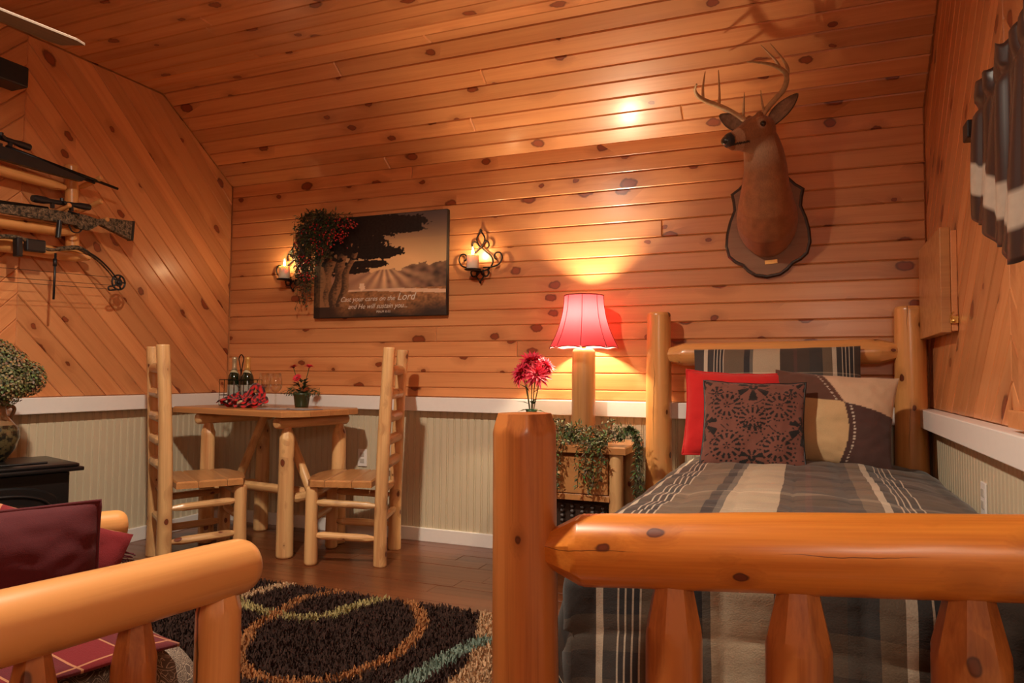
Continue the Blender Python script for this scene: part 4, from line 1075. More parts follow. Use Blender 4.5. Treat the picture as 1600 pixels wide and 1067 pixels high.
Z = (0, 0, 1); Yb = (0, -1, 0.2)
loft(bm, [(D(3.748, -0.028, 1.90), Z, .146, .190, 1), (D(3.748, -0.08, 1.90), Z, .154, .188, 1), (D(3.748, -0.15, 1.915), (0, .3, 1), .152, .178, 1), (D(3.748, -0.215, 1.965), (0, .7, 1), .138, .158, 1),
          (D(3.748, -0.265, 2.045), (0, 1, .6), .116, .135, 1), (D(3.750, -0.295, 2.13), (0, 1, .3), .104, .120, 1), (D(3.742, -0.322, 2.20), (0, 1, .2), .096, .108, 1), (D(3.730, -0.345, 2.265), (0, 1, .2), .084, .092, 1), (D(3.728, -0.345, 2.32), (0, 1, 0), .05, .055, 1)], 28)
loft(bm, [(hp(-.095, 0, .005), HU, .04, .04, 1), (hp(-.066, 0, .006), HU, .070, .070, 1), (hp(-.02, 0, .002), HU, .082, .084, 1), (hp(.03, 0, -.006), HU, .078, .080, 1), (hp(.07, 0, -.012), HU, .062, .068, 1), (hp(.11, 0, -.014), HU, .046, .055, 1), (hp(.15, 0, -.017), HU, .037, .045, 1), (hp(.185, 0, -.019), HU, .035, .040, 1), (hp(.207, 0, -.019), HU, .030, .033, 1), (hp(.219, 0, -.018), HU, .018, .020, 1)], 22)
loft(bm, [(hp(.0, 0, -.070), HU, .045, .045, 1), (hp(.07, 0, -.062), HU, .032, .030, 1), (hp(.14, 0, -.056), HU, .022, .019, 1), (hp(.180, 0, -.055), HU, .019, .014, 1), (hp(.192, 0, -.052), HU, .009, .008, 1)], 14)
for s in (-1, 1):
    bmesh.ops.create_uvsphere(bm, u_segments=14, v_segments=9, radius=.022, matrix=Matrix.Translation(hp(.018, s * .062, .042)))
    bmesh.ops.create_uvsphere(bm, u_segments=12, v_segments=8, radius=.020, matrix=Matrix.Translation(hp(-.01, s * .034, .076)))
me = bpy.data.meshes.new('tmp'); bm.to_mesh(me); bm.free()
tmp = bpy.data.objects.new('tmp', me); COL.objects.link(tmp)
rm = tmp.modifiers.new('r', 'REMESH'); rm.mode = 'VOXEL'; rm.voxel_size = 0.0055
sm = tmp.modifiers.new('s', 'SMOOTH'); sm.iterations = 5; sm.factor = 0.6
dg = bpy.context.evaluated_depsgraph_get(); me = bpy.data.meshes.new_from_object(tmp.evaluated_get(dg)); bpy.data.objects.remove(tmp)
cols = []
brown = Vector((0.33, 0.125, 0.042)); dkb = Vector((0.085, 0.032, 0.014)); pale = Vector((0.50, 0.33, 0.20)); grey = Vector((0.20, 0.11, 0.06))
for v in me.vertices:
    p = v.co; q = p + DO - HC; f, r, u = q.dot(HF), q.dot(HR), q.dot(HU)
    n = noise.noise(p * 30); c = brown * (1 + .25 * n)
    hd = q.length
    if True:
        c = c.lerp(grey, .25 * max(0, min(1, (.25 - hd) / .1)))
        if u > .03 and abs(r) < .03 and f > -.08 and hd < .25: c = c.lerp(dkb, .35)                       # forehead
        if u < -.035 and f > -.03: c = c.lerp(pale, .8 * min(1, (-.03 - u) * 16) * max(0, min(1, (.20 - hd) / .08)))   # chin and throat patch
        if .125 < f < .178 : c = c.lerp(pale, .75 if abs(r) > .012 or u < 0 else .3)
        for s in (-1, 1):
            d = (q - (HF * .028 + HR * s * .076 + HU * .026)).length
            if d < .028: c = c.lerp(pale, .45 * min(1, (.028 - d) / .008))
        if f > .186 and u > -.047: c = Vector((.012, .010, .010))
        if f > .10 and abs(u + .043) < .005: c = Vector((.02, .012, .01))
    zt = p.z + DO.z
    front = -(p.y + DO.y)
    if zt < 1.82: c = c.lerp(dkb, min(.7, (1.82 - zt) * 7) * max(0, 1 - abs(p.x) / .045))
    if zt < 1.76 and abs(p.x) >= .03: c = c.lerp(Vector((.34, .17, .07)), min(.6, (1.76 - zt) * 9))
    cols.append((max(0, c.x), max(0, c.y), max(0, c.z)))
t = NT('deer_fur')
tc = t.n('ShaderNodeTexCoord').outputs['Object']
fz = t.n('ShaderNodeTexNoise', {'Vector': t.n('ShaderNodeVectorMath', {0: tc, 1: (330, 330, 60)}, operation='MULTIPLY').outputs[0], 'Scale': 1.0, 'Detail': 3.0}).outputs[0]
k = t.math('MULTIPLY_ADD', fz, 0.9, 0.55)
c = t.mix(1.0, t.n('ShaderNodeVertexColor', layer_name='Col').outputs[0], t.n('ShaderNodeCombineColor', {0: k, 1: k, 2: k}).outputs[0], 'MULTIPLY')
t.bump(fz, 0.5, 0.004); t.out(Base_Color=c, Roughness=0.7, Sheen_Weight=0.15); M['fur'] = t.m
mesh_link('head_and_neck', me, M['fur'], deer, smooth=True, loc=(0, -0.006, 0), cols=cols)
b = MB()
for s in (-1, 1):
    b2 = MB(); c = hp(.028, s * .076, .026); b2.ball((c.x, c.y, c.z), .0160, 14, 10); b2.build('eye', plain('glass_eye', (.008, .005, .004), .05, noise_amt=0, coat=1), deer, smooth=True)
    b2 = MB(); c = hp(.216, s * .012, -.008); b2.ball((c.x, c.y, c.z), .007, 8, 6, sc=(1, 1, .7)); b2.build('nostril', M['black'], deer, smooth=True)
b2 = MB(); c = hp(.204, 0, -.016); b2.ball((c.x, c.y, c.z), .031, 14, 10, sc=(1.0, .9, .85)); b2.build('nose', plain('wet_nose', (.014, .014, .014), .25, coat=.5, bump=.3, nscale=200), deer, smooth=True)
# ears: cupped leaf shapes
def ear(root, tip, width, face):
    root, tip = Vector(root), Vector(tip); ax = tip - root; L = ax.length; ax.normalize(); fc = Vector(face); fc = (fc - ax * fc.dot(ax)).normalized(); sd = ax.cross(fc)
    vs = []; cols = []; fs = []; n, m = 16, 10
    for i in range(n + 1):
        f = i / n; w = width / 2 * (sin(pi * min(1, f * .86 + .12)) ** .8) * (1.0 if f < .97 else .5) ; cup = .55 * (1 - f * .6)
        for k in range(m + 1):
            g = -1 + 2 * k / m; a = g * 1.35
            p = root + ax * (L * f) + sd * (w * sin(a) / sin(1.35)) + fc * (w * cup * (1 - cos(a)) )
            vs.append(p); e = max(abs(g) ** 3, f ** 6)
            cc = Vector((.30, .19, .12)).lerp(Vector((.03, .016, .01)), e * .9); nn = 1 + .5 * noise.noise(p * 60); cols.append(tuple(cc * nn))
    for i in range(n):
        for k in range(m): fs.append((i * (m + 1) + k, i * (m + 1) + k + 1, (i + 1) * (m + 1) + k + 1, (i + 1) * (m + 1) + k))
    o = mesh_obj('ear', vs, fs, M['fur'], deer, smooth=True, cols=cols); so = o.modifiers.new('t', 'SOLIDIFY'); so.thickness = .005
ear(D(3.775, -.365, 2.32), D(3.905, -.345, 2.475), .086, (-.35, -.9, .1))
ear(D(3.655, -.35, 2.325), D(3.535, -.38, 2.40), .070, (.1, -.9, -.2))
# antlers
bone = plain('antler_bone', (0.52, 0.33, 0.17), 0.45, noise_amt=.35, nscale=60, bump=.5)
def antler(beam, tines, r0):
    b = MB(); sp = spline([Vector(p) - DO for p in beam], 6); n = len(sp)
    b.tube(sp, [max(.0022, r0 * (1 - .25 * i / n) * (1 - (i / n) ** 5 * .85)) for i in range(n)], 10)
    for t_, r in tines:
        s2 = spline([Vector(p) - DO for p in t_], 5); m = len(s2); b.tube(s2, [max(.0014, r * (1 - (i / m) ** 1.5 * .9)) for i in range(m)], 8)
    b.ball(sp[0], r0 * 1.35, 10, 7)
    o = b.build('antler', bone, deer, smooth=True)
antler([(3.690, -.375, 2.335), (3.626, -.37, 2.386), (3.568, -.38, 2.426), (3.522, -.41, 2.444), (3.478, -.45, 2.455), (3.447, -.5, 2.464), (3.436, -.55, 2.479), (3.451, -.6, 2.489)],
       [([(3.535, -.405, 2.444), (3.536, -.39, 2.511), (3.531, -.38, 2.634)], .0085), ([(3.463, -.46, 2.467), (3.462, -.45, 2.532), (3.472, -.44, 2.612)], .0085), ([(3.650, -.375, 2.380), (3.655, -.40, 2.43), (3.659, -.41, 2.49)], .0075)], .0148)
antler([(3.725, -.375, 2.340), (3.755, -.36, 2.40), (3.802, -.35, 2.457), (3.838, -.35, 2.496), (3.856, -.38, 2.530), (3.851, -.42, 2.556), (3.813, -.48, 2.568), (3.759, -.54, 2.569), (3.685, -.6, 2.563)],
       [([(3.850, -.38, 2.515), (3.862, -.38, 2.583), (3.841, -.45, 2.613), (3.788, -.55, 2.654)], .0100), ([(3.836, -.43, 2.560), (3.808, -.48, 2.600), (3.745, -.55, 2.655)], .0085), ([(3.748, -.365, 2.395), (3.74, -.39, 2.444), (3.736, -.4, 2.492)], .0065)], .0152)

# ------------------------------------------------------------------ fold-down shelf on the right wall
fs_ = thing('fold_down_shelf', 'small pale pine fold-down shelf with brass catch on the right wall', 'shelf', (W, -0.47, 1.26))
b = MB(); b.box(-0.022, 0.0, -0.29, 0.25, 0, 0.41, 0.002); b.build('back_board', M['pine'], fs_)
b = MB(); b.box(-0.060, -0.023, -0.285, 0.29, -0.006, 0.425, 0.003); b.build('shelf_board', M['cedar_plank'], fs_)
b = MB(); b.box(-0.030, -0.0, -0.300, -0.290, 0.03, 0.06, 0.002); b.ball((-0.018, -0.305, 0.04), .008, 8, 6); b.tube([(-0.018, -.303, .04), (-0.03, -.31, .06), (-0.018, -.303, .075)], .003, 6)
b.build('catch', plain('brass_catch', (.75, .5, .15), .25, .9), fs_, smooth=False)

# ------------------------------------------------------------------ valance curtain
rod = thing('curtain_rod', 'black iron curtain rod with square end block on the right wall', 'curtain rod', (W - 0.075, -1.53, 1.845))
b = MB(); b.tube([(0, 0.0, 0), (0, -1.5, 0)], .009, 10); b.build('rod', M['iron'], rod, smooth=True)
b = MB(); b.box(-.026, .026, -0.012, 0.055, -.028, .028, .004); b.build('finial', M['black'], rod)
b = MB(); b.box(-.008, .075, -.10, -.085, -.012, .012, .002); b.build('bracket', M['iron'], rod)
va = MB(); ny, nzv = 150, 40
cols = []; vs = []; fs = []
for j in range(nzv + 1):
    f = j / nzv
    for i in range(ny + 1):
        g = i / ny; y_ = -1.70 - g * 1.28
        bot = 0.35 + .13 * min(1, g * 6) if g < .5 else .48
        bot = 0.30 + 0.20 * min(1, g * 3.2) + .012 * sin(g * 40)
        z = 0.075 - f * (bot + .075)
        ph = g * 95 + 2.0 * noise.noise(Vector((g * 9, 0, 1)))
        amp = .020 * (1.0 - .35 * f)
        pinch = 1 - .75 * exp(-((z - .0) / .016) ** 2) * .8
        x = -.012 - (amp * (.5 + .5 * sin(ph)) + .008 * sin(ph * .37 + f * 3)) * pinch - .028 * f
        yy = y_ + .004 * cos(ph) + .012 * f * sin(g * 22)
        if z > .02: yy += .006 * noise.noise(Vector((g * 60, f * 30, 2))); z += .016 * noise.noise(Vector((g * 45, f * 9, 7)))
        vs.append((x, yy + 1.53, z))
        bz = bot - .155 - .02 * sin(g * 30)
        zz = .0 - z
        cols.append((.42, .34, .27) if bot - .165 < zz < bot - .075 else ((.030, .009, .006)))
for j in range(nzv):
    for i in range(ny): a = j * (ny + 1) + i; fs.append((a, a + 1, a + ny + 2, a + ny + 1))
vl = mesh_obj('valance_curtain', vs, fs, plain('valance_satin', (1, 1, 1), .38, cols=True, noise_amt=.15, sheen=.05), None, smooth=True, cols=cols, loc=(W - 0.075, -1.53, 1.845))
so = vl.modifiers.new('t', 'SOLIDIFY'); so.thickness = .0015
tag(vl, 'gathered dark brown satin valance with a silvery band at top right', 'curtain')

# ------------------------------------------------------------------ gun rack on the left wall
rk = thing('log_gun_rack', 'peeled log rack with pegs on the left wall', 'rack', (0.0, -1.6, 2.0))
def R(y_, z, x=.06): return (x, y_ + 1.6, z - 2.0)
for y_ in (-1.29, -2.35):
    log('rack_post', R(y_ + .02, 1.70, .045), R(y_ - .01, 2.245, .045), .036, .034, rk, M['log'], seg=22, rnd=.3)
for z0, z1, y1 in ((1.800, 1.855, -1.30), (1.700, 1.725, -1.20)):
    log('rack_rail', R(-2.5, z0, .085), R(y1, z1, .085), .038, .036, rk, M['log'], seg=22, t1=(.10, .016))
log('rack_rail', R(-2.5, 2.11, .085), R(-1.36, 2.095, .085), .030, .028, rk, M['log'], seg=18, t1=(.08, .014))
for y_, z in ((-1.235, 2.13), (-1.23, 1.995), (-1.185, 1.90), (-2.3, 2.13), (-2.3, 1.97), (-1.42, 1.93)):
    log('peg', R(y_, z, .03), R(y_ + .03, z + .055, .175), .014, .015, rk, M['log'], seg=14, rnd=.6)
camo_t = NT('camouflage_print')
p_ = camo_t.n('ShaderNodeTexCoord').outputs['Object']
v1 = camo_t.n('ShaderNodeTexNoise', {'Vector': camo_t.n('ShaderNodeVectorMath', {0: p_, 1: (60, 14, 60)}, operation='MULTIPLY').outputs[0], 'Scale': 1.0, 'Detail': 4.0}).outputs[0]
camo_t.out(Base_Color=camo_t.ramp(v1, [(0, (.012, .010, .006)), (.40, (.05, .035, .02)), (.46, (.16, .10, .055)), (.52, (.03, .028, .014)), (.57, (.30, .20, .12)), (.62, (.07, .05, .03))], 'CONSTANT'), Roughness=.6)
M['camo'] = camo_t.m
# local gun frame: x = along the gun (towards the back wall), z up; built in the rack plane
def gunbox(mb, pts, r): mb.tube(pts, r, 10, flat=1.0)
def scope(parent, x0, x1, z, r=.0155):
    b = MB(); L = x1 - x0
    b.tube([(x0, 0, z), (x0 + .05 * L, 0, z), (x0 + .2 * L, 0, z), (x0 + .3 * L, 0, z), (x0 + .72 * L, 0, z), (x0 + .82 * L, 0, z), (x1 - .02 * L, 0, z), (x1, 0, z)], [r * 1.1, r * 1.35, r * 1.3, r * .85, r * .85, r * 1.15, r * 1.2, r], 14)
    b.lathe([(r * .7, 0), (r * .7, r * 1.7)], 10, c=((x0 + x1) / 2, 0, z)); b.tube([((x0 + x1) / 2, 0, z), ((x0 + x1) / 2, -r * 1.8, z)], r * .6, 10)
    for f in (.33, .66): b.box(x0 + f * L - .008, x0 + f * L + .008, -.008, .008, z - r * 2.4, z - r * .6)
    return b.build('scope', M['black'], parent, angle=35)
def orient(o, p, tilt):      # local X -> +Y world, tilted downwards by tilt
    o.rotation_euler = (0, tilt, pi / 2); o.location = p
# top: black synthetic rifle, muzzle towards the corner
r1 = thing('scoped_rifle', 'black scoped rifle on the top pegs of the log rack', 'rifle')
orient(r1, (.15, -1.63, 2.175), radians(2.8))
b = MB(); b.tube([(-.10, 0, .030), (.55, 0, .004)], [.011, .008], 12); b.tube([(-.05, 0, .006), (.40, 0, -.006)], .007, 10); b.build('barrel', plain('gun_steel', (.015, .015, .017), .35, .8, noise_amt=.1), r1, smooth=True)
b = MB(); b.prism([(-.14, -.045), (.10, -.038), (.31, -.026), (.33, -.004), (.10, .014), (-.14, .022)], -.020, .020, .008, axis='y'); b.build('forestock', M['black'], r1, angle=40)
b = MB(); b.prism([(-.62, -.14), (-.60, -.005), (-.36, -.002), (-.30, .030), (-.13, .034), (-.13, -.046), (-.28, -.05), (-.36, -.07), (-.42, -.055)], -.021, .021, .008, axis='y'); b.build('buttstock', M['black'], r1, angle=40)
scope(r1, -.28, .02, .068)
# middle: camouflage rifle, butt towards the corner
r2 = thing('scoped_rifle', 'camouflage scoped rifle with butt to the right on the log rack', 'rifle')
orient(r2, (.15, -1.55, 1.918), radians(-4.2))
b = MB(); b.tube([(-.75, 0, .012), (.05, 0, .018)], [.008, .012], 12); b.build('barrel', plain('gun_steel_dark', (.02, .02, .018), .4, .7), r2, smooth=True)
b = MB(); b.prism([(-.45, -.012), (-.45, -.030), (.20, -.052), (.22, -.07), (.28, -.072), (.35, -.030), (.55, -.098), (.565, .016), (.42, .015), (.33, -.002), (.26, .012), (.02, .016), (-.2, .006)], -.020, .020, .008, axis='y'); b.build('stock', M['camo'], r2, angle=40)
b = MB(); b.prism([(.553, -.101), (.566, -.101), (.582, .018), (.567, .018)], -.021, .021, .003, axis='y'); b.build('butt_pad', M['black'], r2)
b = MB(); b.tube(spline([(.17, 0, -.055), (.19, 0, -.088), (.225, 0, -.09), (.25, 0, -.068)], 5), .004, 6); b.build('trigger_guard', M['black'], r2, smooth=True)
b = MB(); b.tube([(.16, -.01, .02), (.19, -.045, .005), (.193, -.052, .002)], [.005, .005, .009], 8); b.build('bolt', M['black'], r2, smooth=True)
scope(r2, -.03, .30, .062)
# compound bow
cb = thing('compound_bow', 'camouflage compound bow with black cams hung lowest on the log rack', 'bow')
orient(cb, (.17, -1.60, 1.725), radians(-2.5))
b = MB(); b.tube(spline([(-.22, 0, .01), (-.10, 0, .03), (0.0, 0, .018), (.10, 0, -.012), (.20, 0, .008), (.27, 0, .018), (.33, 0, -.005)], 5), [.017] * 10 + [.013] * 8 + [.018] * 13, 8, flat=.7); b.build('riser', M['camo'], cb, smooth=True)
for sx in (1, -1):
    for dy in (-.012, .012):
        b = MB(); q = [(.29, dy, .012), (.38, dy, -.028), (.45, dy, -.08), (.505, dy, -.135)]
        if sx < 0: q = [(-.19 - (x - .29), y_, z) for x, y_, z in q]
        b.tube(spline(q, 5), [.011 - .0055 * i / 15 for i in range(16)], 8, flat=.45); b.build('limb', M['camo'] if dy > 0 else M['black'], cb, smooth=True)
    cx = .525 if sx > 0 else -.425; b = MB()
    for r_ in (.043, .020):
        b.tube([(cx + r_ * cos(a), 0, -.155 + r_ * sin(a)) for a in [2 * pi * k / 24 for k in range(25)]], .0055, 6)
    for k in range(5):
        a = k * 1.26; b.tube([(cx, 0, -.155), (cx + .042 * cos(a), 0, -.155 + .042 * sin(a))], .0055, 6)
    b.tube(spline([(cx - .03 * sx, 0, -.18), (cx - .065 * sx, 0, -.185), (cx - .06 * sx, 0, -.205), (cx - .01, 0, -.197)], 5), .005, 6); b.ball((cx, 0, -.155), .014, 8, 6)
    b.build('cam_wheel', M['black'], cb, smooth=True)
b = MB()
for z, dx in ((-.135, .03), (-.182, -.03), (-.205, 0)): b.tube([(-.42 + dx, .004, z), (.52 + dx * .3, .004, z + .008)], .0014, 5)
b.build('bowstring', M['black'], cb)
b = MB(); b.box(-.03, .075, -.02, .012, -.035, .032, .008); b.build('grip', M['black'], cb)
b = MB(); b.tube([(.125, -.02, -.03), (.105, -.03, -.28)], .006, 8); b.tube([(.122, -.02, -.06), (.119, -.022, -.10)], .010, 8); b.build('stabilizer', M['black'], cb, smooth=True)
b = MB(); b.tube([(.135, -.025, .055), (.145, -.025, .15)], [.014, .013], 10); b.build('sight', M['black'], cb, angle=40)
b = MB(); b.box(-.085, -.055, -.03, .01, -.07, .03, .006); b.build('arrow_rest', M['black'], cb, angle=40)

# ------------------------------------------------------------------ black stove
sv = thing('stove', 'black cast iron stove with arched door at the left wall', 'stove', (0.34, -1.87, 0.0), radians(-17))
b = MB(); b.box(-.225, .245, -.33, .33, .585, .605, .006); b.box(-.21, .23, -.315, .315, .605, .622, .008)
iron_s = plain('cast_iron', (.011, .009, .009), .38, .3, noise_amt=.3, nscale=120, bump=.15, coat=.15)
b.build('top_plate', iron_s, sv, angle=30)
b = MB(); b.box(-.14, .16, -.20, .20, .622, .632, .005); b.build('top_panel', iron_s, sv)
b = MB(); b.box(-.19, .195, -.285, .285, .09, .585, .01); b.build('body', iron_s, sv)
def arch(w, h, z0, n=14): return [(-w, z0), (w, z0), (w, z0 + h * .78)] + [(w * cos(pi * k / n), z0 + h * .78 + h * .22 * sin(pi * k / n)) for k in range(1, n)] + [(-w, z0 + h * .78)]
b = MB(); b.prism(arch(.235, .40, .13), .194, .212, .008, axis='x'); dr = b.build('door', iron_s, sv, angle=30)
b = MB(); b.prism(arch(.165, .27, .18), .211, .214, .002, axis='x'); b.build('door_glass', plain('stove_glass', (.02, .012, .01), .06, noise_amt=0), dr)
b = MB()
A_ = arch(.20, .335, .155); b.tube([(.213, a, z) for a, z in A_] + [(.213, A_[0][0], A_[0][1])], .008, 8); b.build('door_moulding', iron_s, dr, smooth=True)
for x in (-.16, .17):
    for y_ in (-.25, .25):
        b = MB(); b.lathe([(.016, 0), (.02, .01), (.018, .05), (.032, .095)], 12, c=(x, y_, 0)); b.build('leg', iron_s, sv, smooth=True)
vz = thing('hydrangea_vase', 'dark glazed vase holding dried green hydrangeas on the stove', 'vase', (0.335, -1.855, 0.632))
t = NT('glazed_stoneware')
p_ = t.n('ShaderNodeTexCoord').outputs['Object']; nz_ = t.n('ShaderNodeTexNoise', {'Vector': p_, 'Scale': 38.0, 'Detail': 3.0}).outputs[0]; zz = t.n('ShaderNodeSeparateXYZ', {0: p_}).outputs[2]
top_ = t.math('GREATER_THAN', zz, .175)
c = t.mix(top_, t.ramp(nz_, [(.45, (.010, .010, .006)), (.56, (.09, .07, .03))]), (.20, .12, .06))
t.bump(nz_, .6, .006); t.out(Base_Color=c, Roughness=.25, Coat_Weight=.6)
b = MB(); b.lathe([(.055, 0), (.062, .012), (.095, .06), (.112, .115), (.105, .16), (.075, .195), (.055, .225), (.052, .26), (.066, .285), (.060, .285), (.045, .26)], 32); b.build('vase_body', t.m, vz, smooth=True)
for s in (-1, 1):
    b = MB(); b.tube(spline([(0, s * .055, .25), (0, s * .085, .262), (0, s * .10, .245), (0, s * .085, .21), (0, s * .075, .20)], 5), .009, 8); b.build('handle', t.m, vz, smooth=True)
for (c, r) in (((.03, .02, .435), .105), ((.05, .115, .395), .082), ((.0, -.10, .40), .10), ((.10, -.02, .36), .085), ((0, .0, .50), .08), ((.06, -.14, .45), .08)):
    b = MB(); m = int(420 * (r / .1) ** 2)
    b.ball(c, r * .82, 12, 8, (.04, .045, .018))
    for i in range(m):
        z = 1 - 2 * (i + .5) / m; a = i * 2.39996; q = sqrt(1 - z * z); n = Vector((q * cos(a), q * sin(a), z)); rr_ = r * (1 + .12 * noise.noise(n * 3 + Vector(c) * 9) + RND.uniform(-.06, .06))
        g = RND.random(); k = (.13, .13, .045) if g < .45 else ((.24, .17, .085) if g < .85 else (.08, .085, .03)); u = n.orthogonal().normalized(); u.rotate(Quaternion(n, RND.uniform(0, 6.28)))
        pnt = Vector(c) + n * rr_
        for w_ in range(2): b.leaf(pnt, u * (1 if w_ else -1) + n * .5, n, .017, .013, tuple(x * RND.uniform(.7, 1.3) for x in k))
    o = b.build('flower_head', M['leafm'], vz, cols=True)
b = MB()
for c in ((.03, .02, .40), (.05, .11, .36), (0, -.1, .37)): b.tube([(0, 0, .22), (c[0] * .5, c[1] * .5, .3), c], .004, 6, (.06, .05, .02))
b.build('stem', M['leafm'], vz, cols=True)

# ------------------------------------------------------------------ log armchair (lower left)
AC = Vector((2.28, -2.95, 0)); ac = thing('log_armchair', 'peeled log armchair with thick rounded arms in the lower left foreground', 'armchair', AC)
def al(n_, a, b_, r0, r1=None, **k): return log(n_, Vector(a) - AC, Vector(b_) - AC, r0, r1 or r0, ac, k.pop('mat', M['log']), **k)
al('arm', (2.705, -2.745, 0.617), (2.612, -3.78, 0.640), 0.063, 0.066, seg=64, rnd=.75, wob=.02, step=.02)
al('arm', (2.00, -2.50, 0.600), (1.62, -3.40, 0.615), 0.047, 0.052, seg=40, rnd=.6, wob=.02)
al('front_post', (2.696, -2.835, 0), (2.696, -2.835, 0.575), 0.051, 0.049, seg=44, t1=(.05, .036), facets=8, wob=.02)
for y_, x in ((-3.035, 2.672), (-3.23, 2.655)):
    al('arm_spindle', (x, y_, 0.22), (x, y_, 0.585), 0.042, seg=40, t1=(.11, .022), t0=(.08, .02), mat=M['log_red'], facets=7, wob=.02)
al('rear_post', (2.62, -3.65, 0), (2.60, -3.78, 0.95), 0.055, seg=28)
al('front_post', (1.97, -2.58, 0), (1.97, -2.58, 0.56), 0.048, seg=24, t1=(.05, .03))
al('rear_post', (1.66, -3.32, 0), (1.62, -3.42, 0.95), 0.05, seg=24)
al('side_rail', (2.694, -2.88, 0.22), (2.63, -3.62, 0.22), 0.04, seg=20, t0=(.06, .02), t1=(.06, .02))
al('side_rail', (1.95, -2.62, 0.22), (1.68, -3.30, 0.22), 0.04, seg=20, t0=(.06, .02), t1=(.06, .02))
al('front_rail', (2.02, -2.595, 0.20), (2.65, -2.825, 0.20), 0.04, seg=20, t0=(.06, .02), t1=(.06, .02))
al('back_rail', (1.68, -3.36, 0.80), (2.58, -3.72, 0.80), 0.045, seg=20, t0=(.06, .02), t1=(.06, .02))
al('back_rail', (1.68, -3.34, 0.30), (2.58, -3.66, 0.30), 0.045, seg=20, t0=(.06, .02), t1=(.06, .02))
M['floral'] = None
t = NT('floral_upholstery'); p_ = t.n('ShaderNodeTexCoord').outputs['Object']
w_ = t.n('ShaderNodeTexNoise', {'Vector': p_, 'Scale': 9.0, 'Detail': 1.0}).outputs[1]
pv = t.n('ShaderNodeVectorMath', {0: t.n('ShaderNodeVectorMath', {0: p_, 1: w_}, operation='ADD').outputs[0], 1: (14, 9, 14)}, operation='MULTIPLY').outputs[0]
vo = t.n('ShaderNodeTexVoronoi', {'Vector': pv, 'Scale': 1.0}, feature='DISTANCE_TO_EDGE').outputs[0]
vo2 = t.n('ShaderNodeTexVoronoi', {'Vector': pv, 'Scale': 2.0}, feature='DISTANCE_TO_EDGE').outputs[0]
l1 = t.math('LESS_THAN', t.math('ABSOLUTE', t.math('SUBTRACT', vo, .10)), .022); l2 = t.math('MULTIPLY', t.math('LESS_THAN', vo2, .025), t.math('GREATER_THAN', vo, .10))
c = t.mix(t.math('MAXIMUM', l1, l2), (.095, .065, .05), (.42, .33, .24)); t.out(Base_Color=c, Roughness=.9)
def cushion(name, quad, z0, z1, mat, label, cat, bulge=.03, n=26):
    vs = []; fs = []
    q = [Vector((x, y_, 0)) for x, y_ in quad]; c0 = sum(q, Vector()) / 4
    for s in (0, 1):
        for j in range(n + 1):
            for i in range(n + 1):
                u, v = i / n, j / n; p = (q[0] * (1 - u) + q[1] * u) * (1 - v) + (q[3] * (1 - u) + q[2] * u) * v
                e = (max(0, 1 - abs(2 * u - 1) ** 8) * max(0, 1 - abs(2 * v - 1) ** 8)) ** .4
                e2 = (1 - (2 * u - 1) ** 2) * (1 - (2 * v - 1) ** 2); zm = (z0 + z1) / 2; h = (z1 - z0) / 2
                z = zm + (1 if s else -1) * (h * e * .98 + bulge * e2 * (1 if s else .2)) ; z += .004 * noise.noise(Vector((u * 7, v * 7, s)))
                vs.append((p.x - c0.x, p.y - c0.y, z))
    m = (n + 1) ** 2
    for s in (0, 1):
        for j in range(n):
            for i in range(n):
                a = s * m + j * (n + 1) + i; f = (a, a + 1, a + n + 2, a + n + 1); fs.append(f if s else f[::-1])
    o = mesh_obj(name, vs, fs, mat, None, smooth=True, loc=(c0.x, c0.y, 0)); return tag(o, label, cat)
cushion('seat_cushion', [(1.78, -3.25), (2.52, -3.48), (2.635, -2.80), (2.03, -2.60)], .26, .44, t.m, 'brown seat cushion printed with pale leaves on the log armchair', 'cushion')
# red throw folded on the seat
def throw_mat(name, plaid):
    t = NT(name); p_ = t.n('ShaderNodeTexCoord').outputs['Object']; s = t.n('ShaderNodeSeparateXYZ', {0: p_}); c = (.17, .005, .009)
    if plaid:
        ln = t.math('LESS_THAN', t.math('FRACT', t.math('MULTIPLY', s.outputs[0], 9.0)), .05); l2 = t.math('LESS_THAN', t.math('FRACT', t.math('MULTIPLY', s.outputs[1], 9.0)), .05)
        b1 = t.math('LESS_THAN', t.math('FRACT', t.math('MULTIPLY', s.outputs[1], 4.5)), .5)
        c = t.mix(t.math('MULTIPLY', b1, .8), c, (.10, .008, .014)); c = t.mix(t.math('MULTIPLY', t.math('MAXIMUM', ln, l2), .7), c, (.55, .25, .12))
    t.out(Base_Color=c, Roughness=.95, Sheen_Weight=.05); t.bump(t.n('ShaderNodeTexNoise', {'Vector': p_, 'Scale': 350.0}).outputs[0], .4, .003); return t.m
def drape(name, rows, mat, label, parent=None, cat='throw', n=5):
    """rows: list of polylines in world space"""
    R_ = [spline(r, n) for r in rows]; m = len(R_[0]); Cc = [spline([r[i] for r in R_], n) for i in range(m)]; k = len(Cc[0])
    vs = [Cc[i][j] + Vector((0, 0, .006 * noise.noise(Vector(Cc[i][j]) * 9))) for j in range(k) for i in range(m)]
    o0 = Vector(rows[0][0]); vs = [v - o0 for v in vs]
    fs = [(j * m + i, j * m + i + 1, (j + 1) * m + i + 1, (j + 1) * m + i) for j in range(k - 1) for i in range(m - 1)]
    o = mesh_obj(name, vs, fs, mat, parent, smooth=True, loc=o0); o.modifiers.new('t', 'SOLIDIFY').thickness = .008
    if label: tag(o, label, cat)
    return o
M['throw'] = throw_mat('red_throw', True)
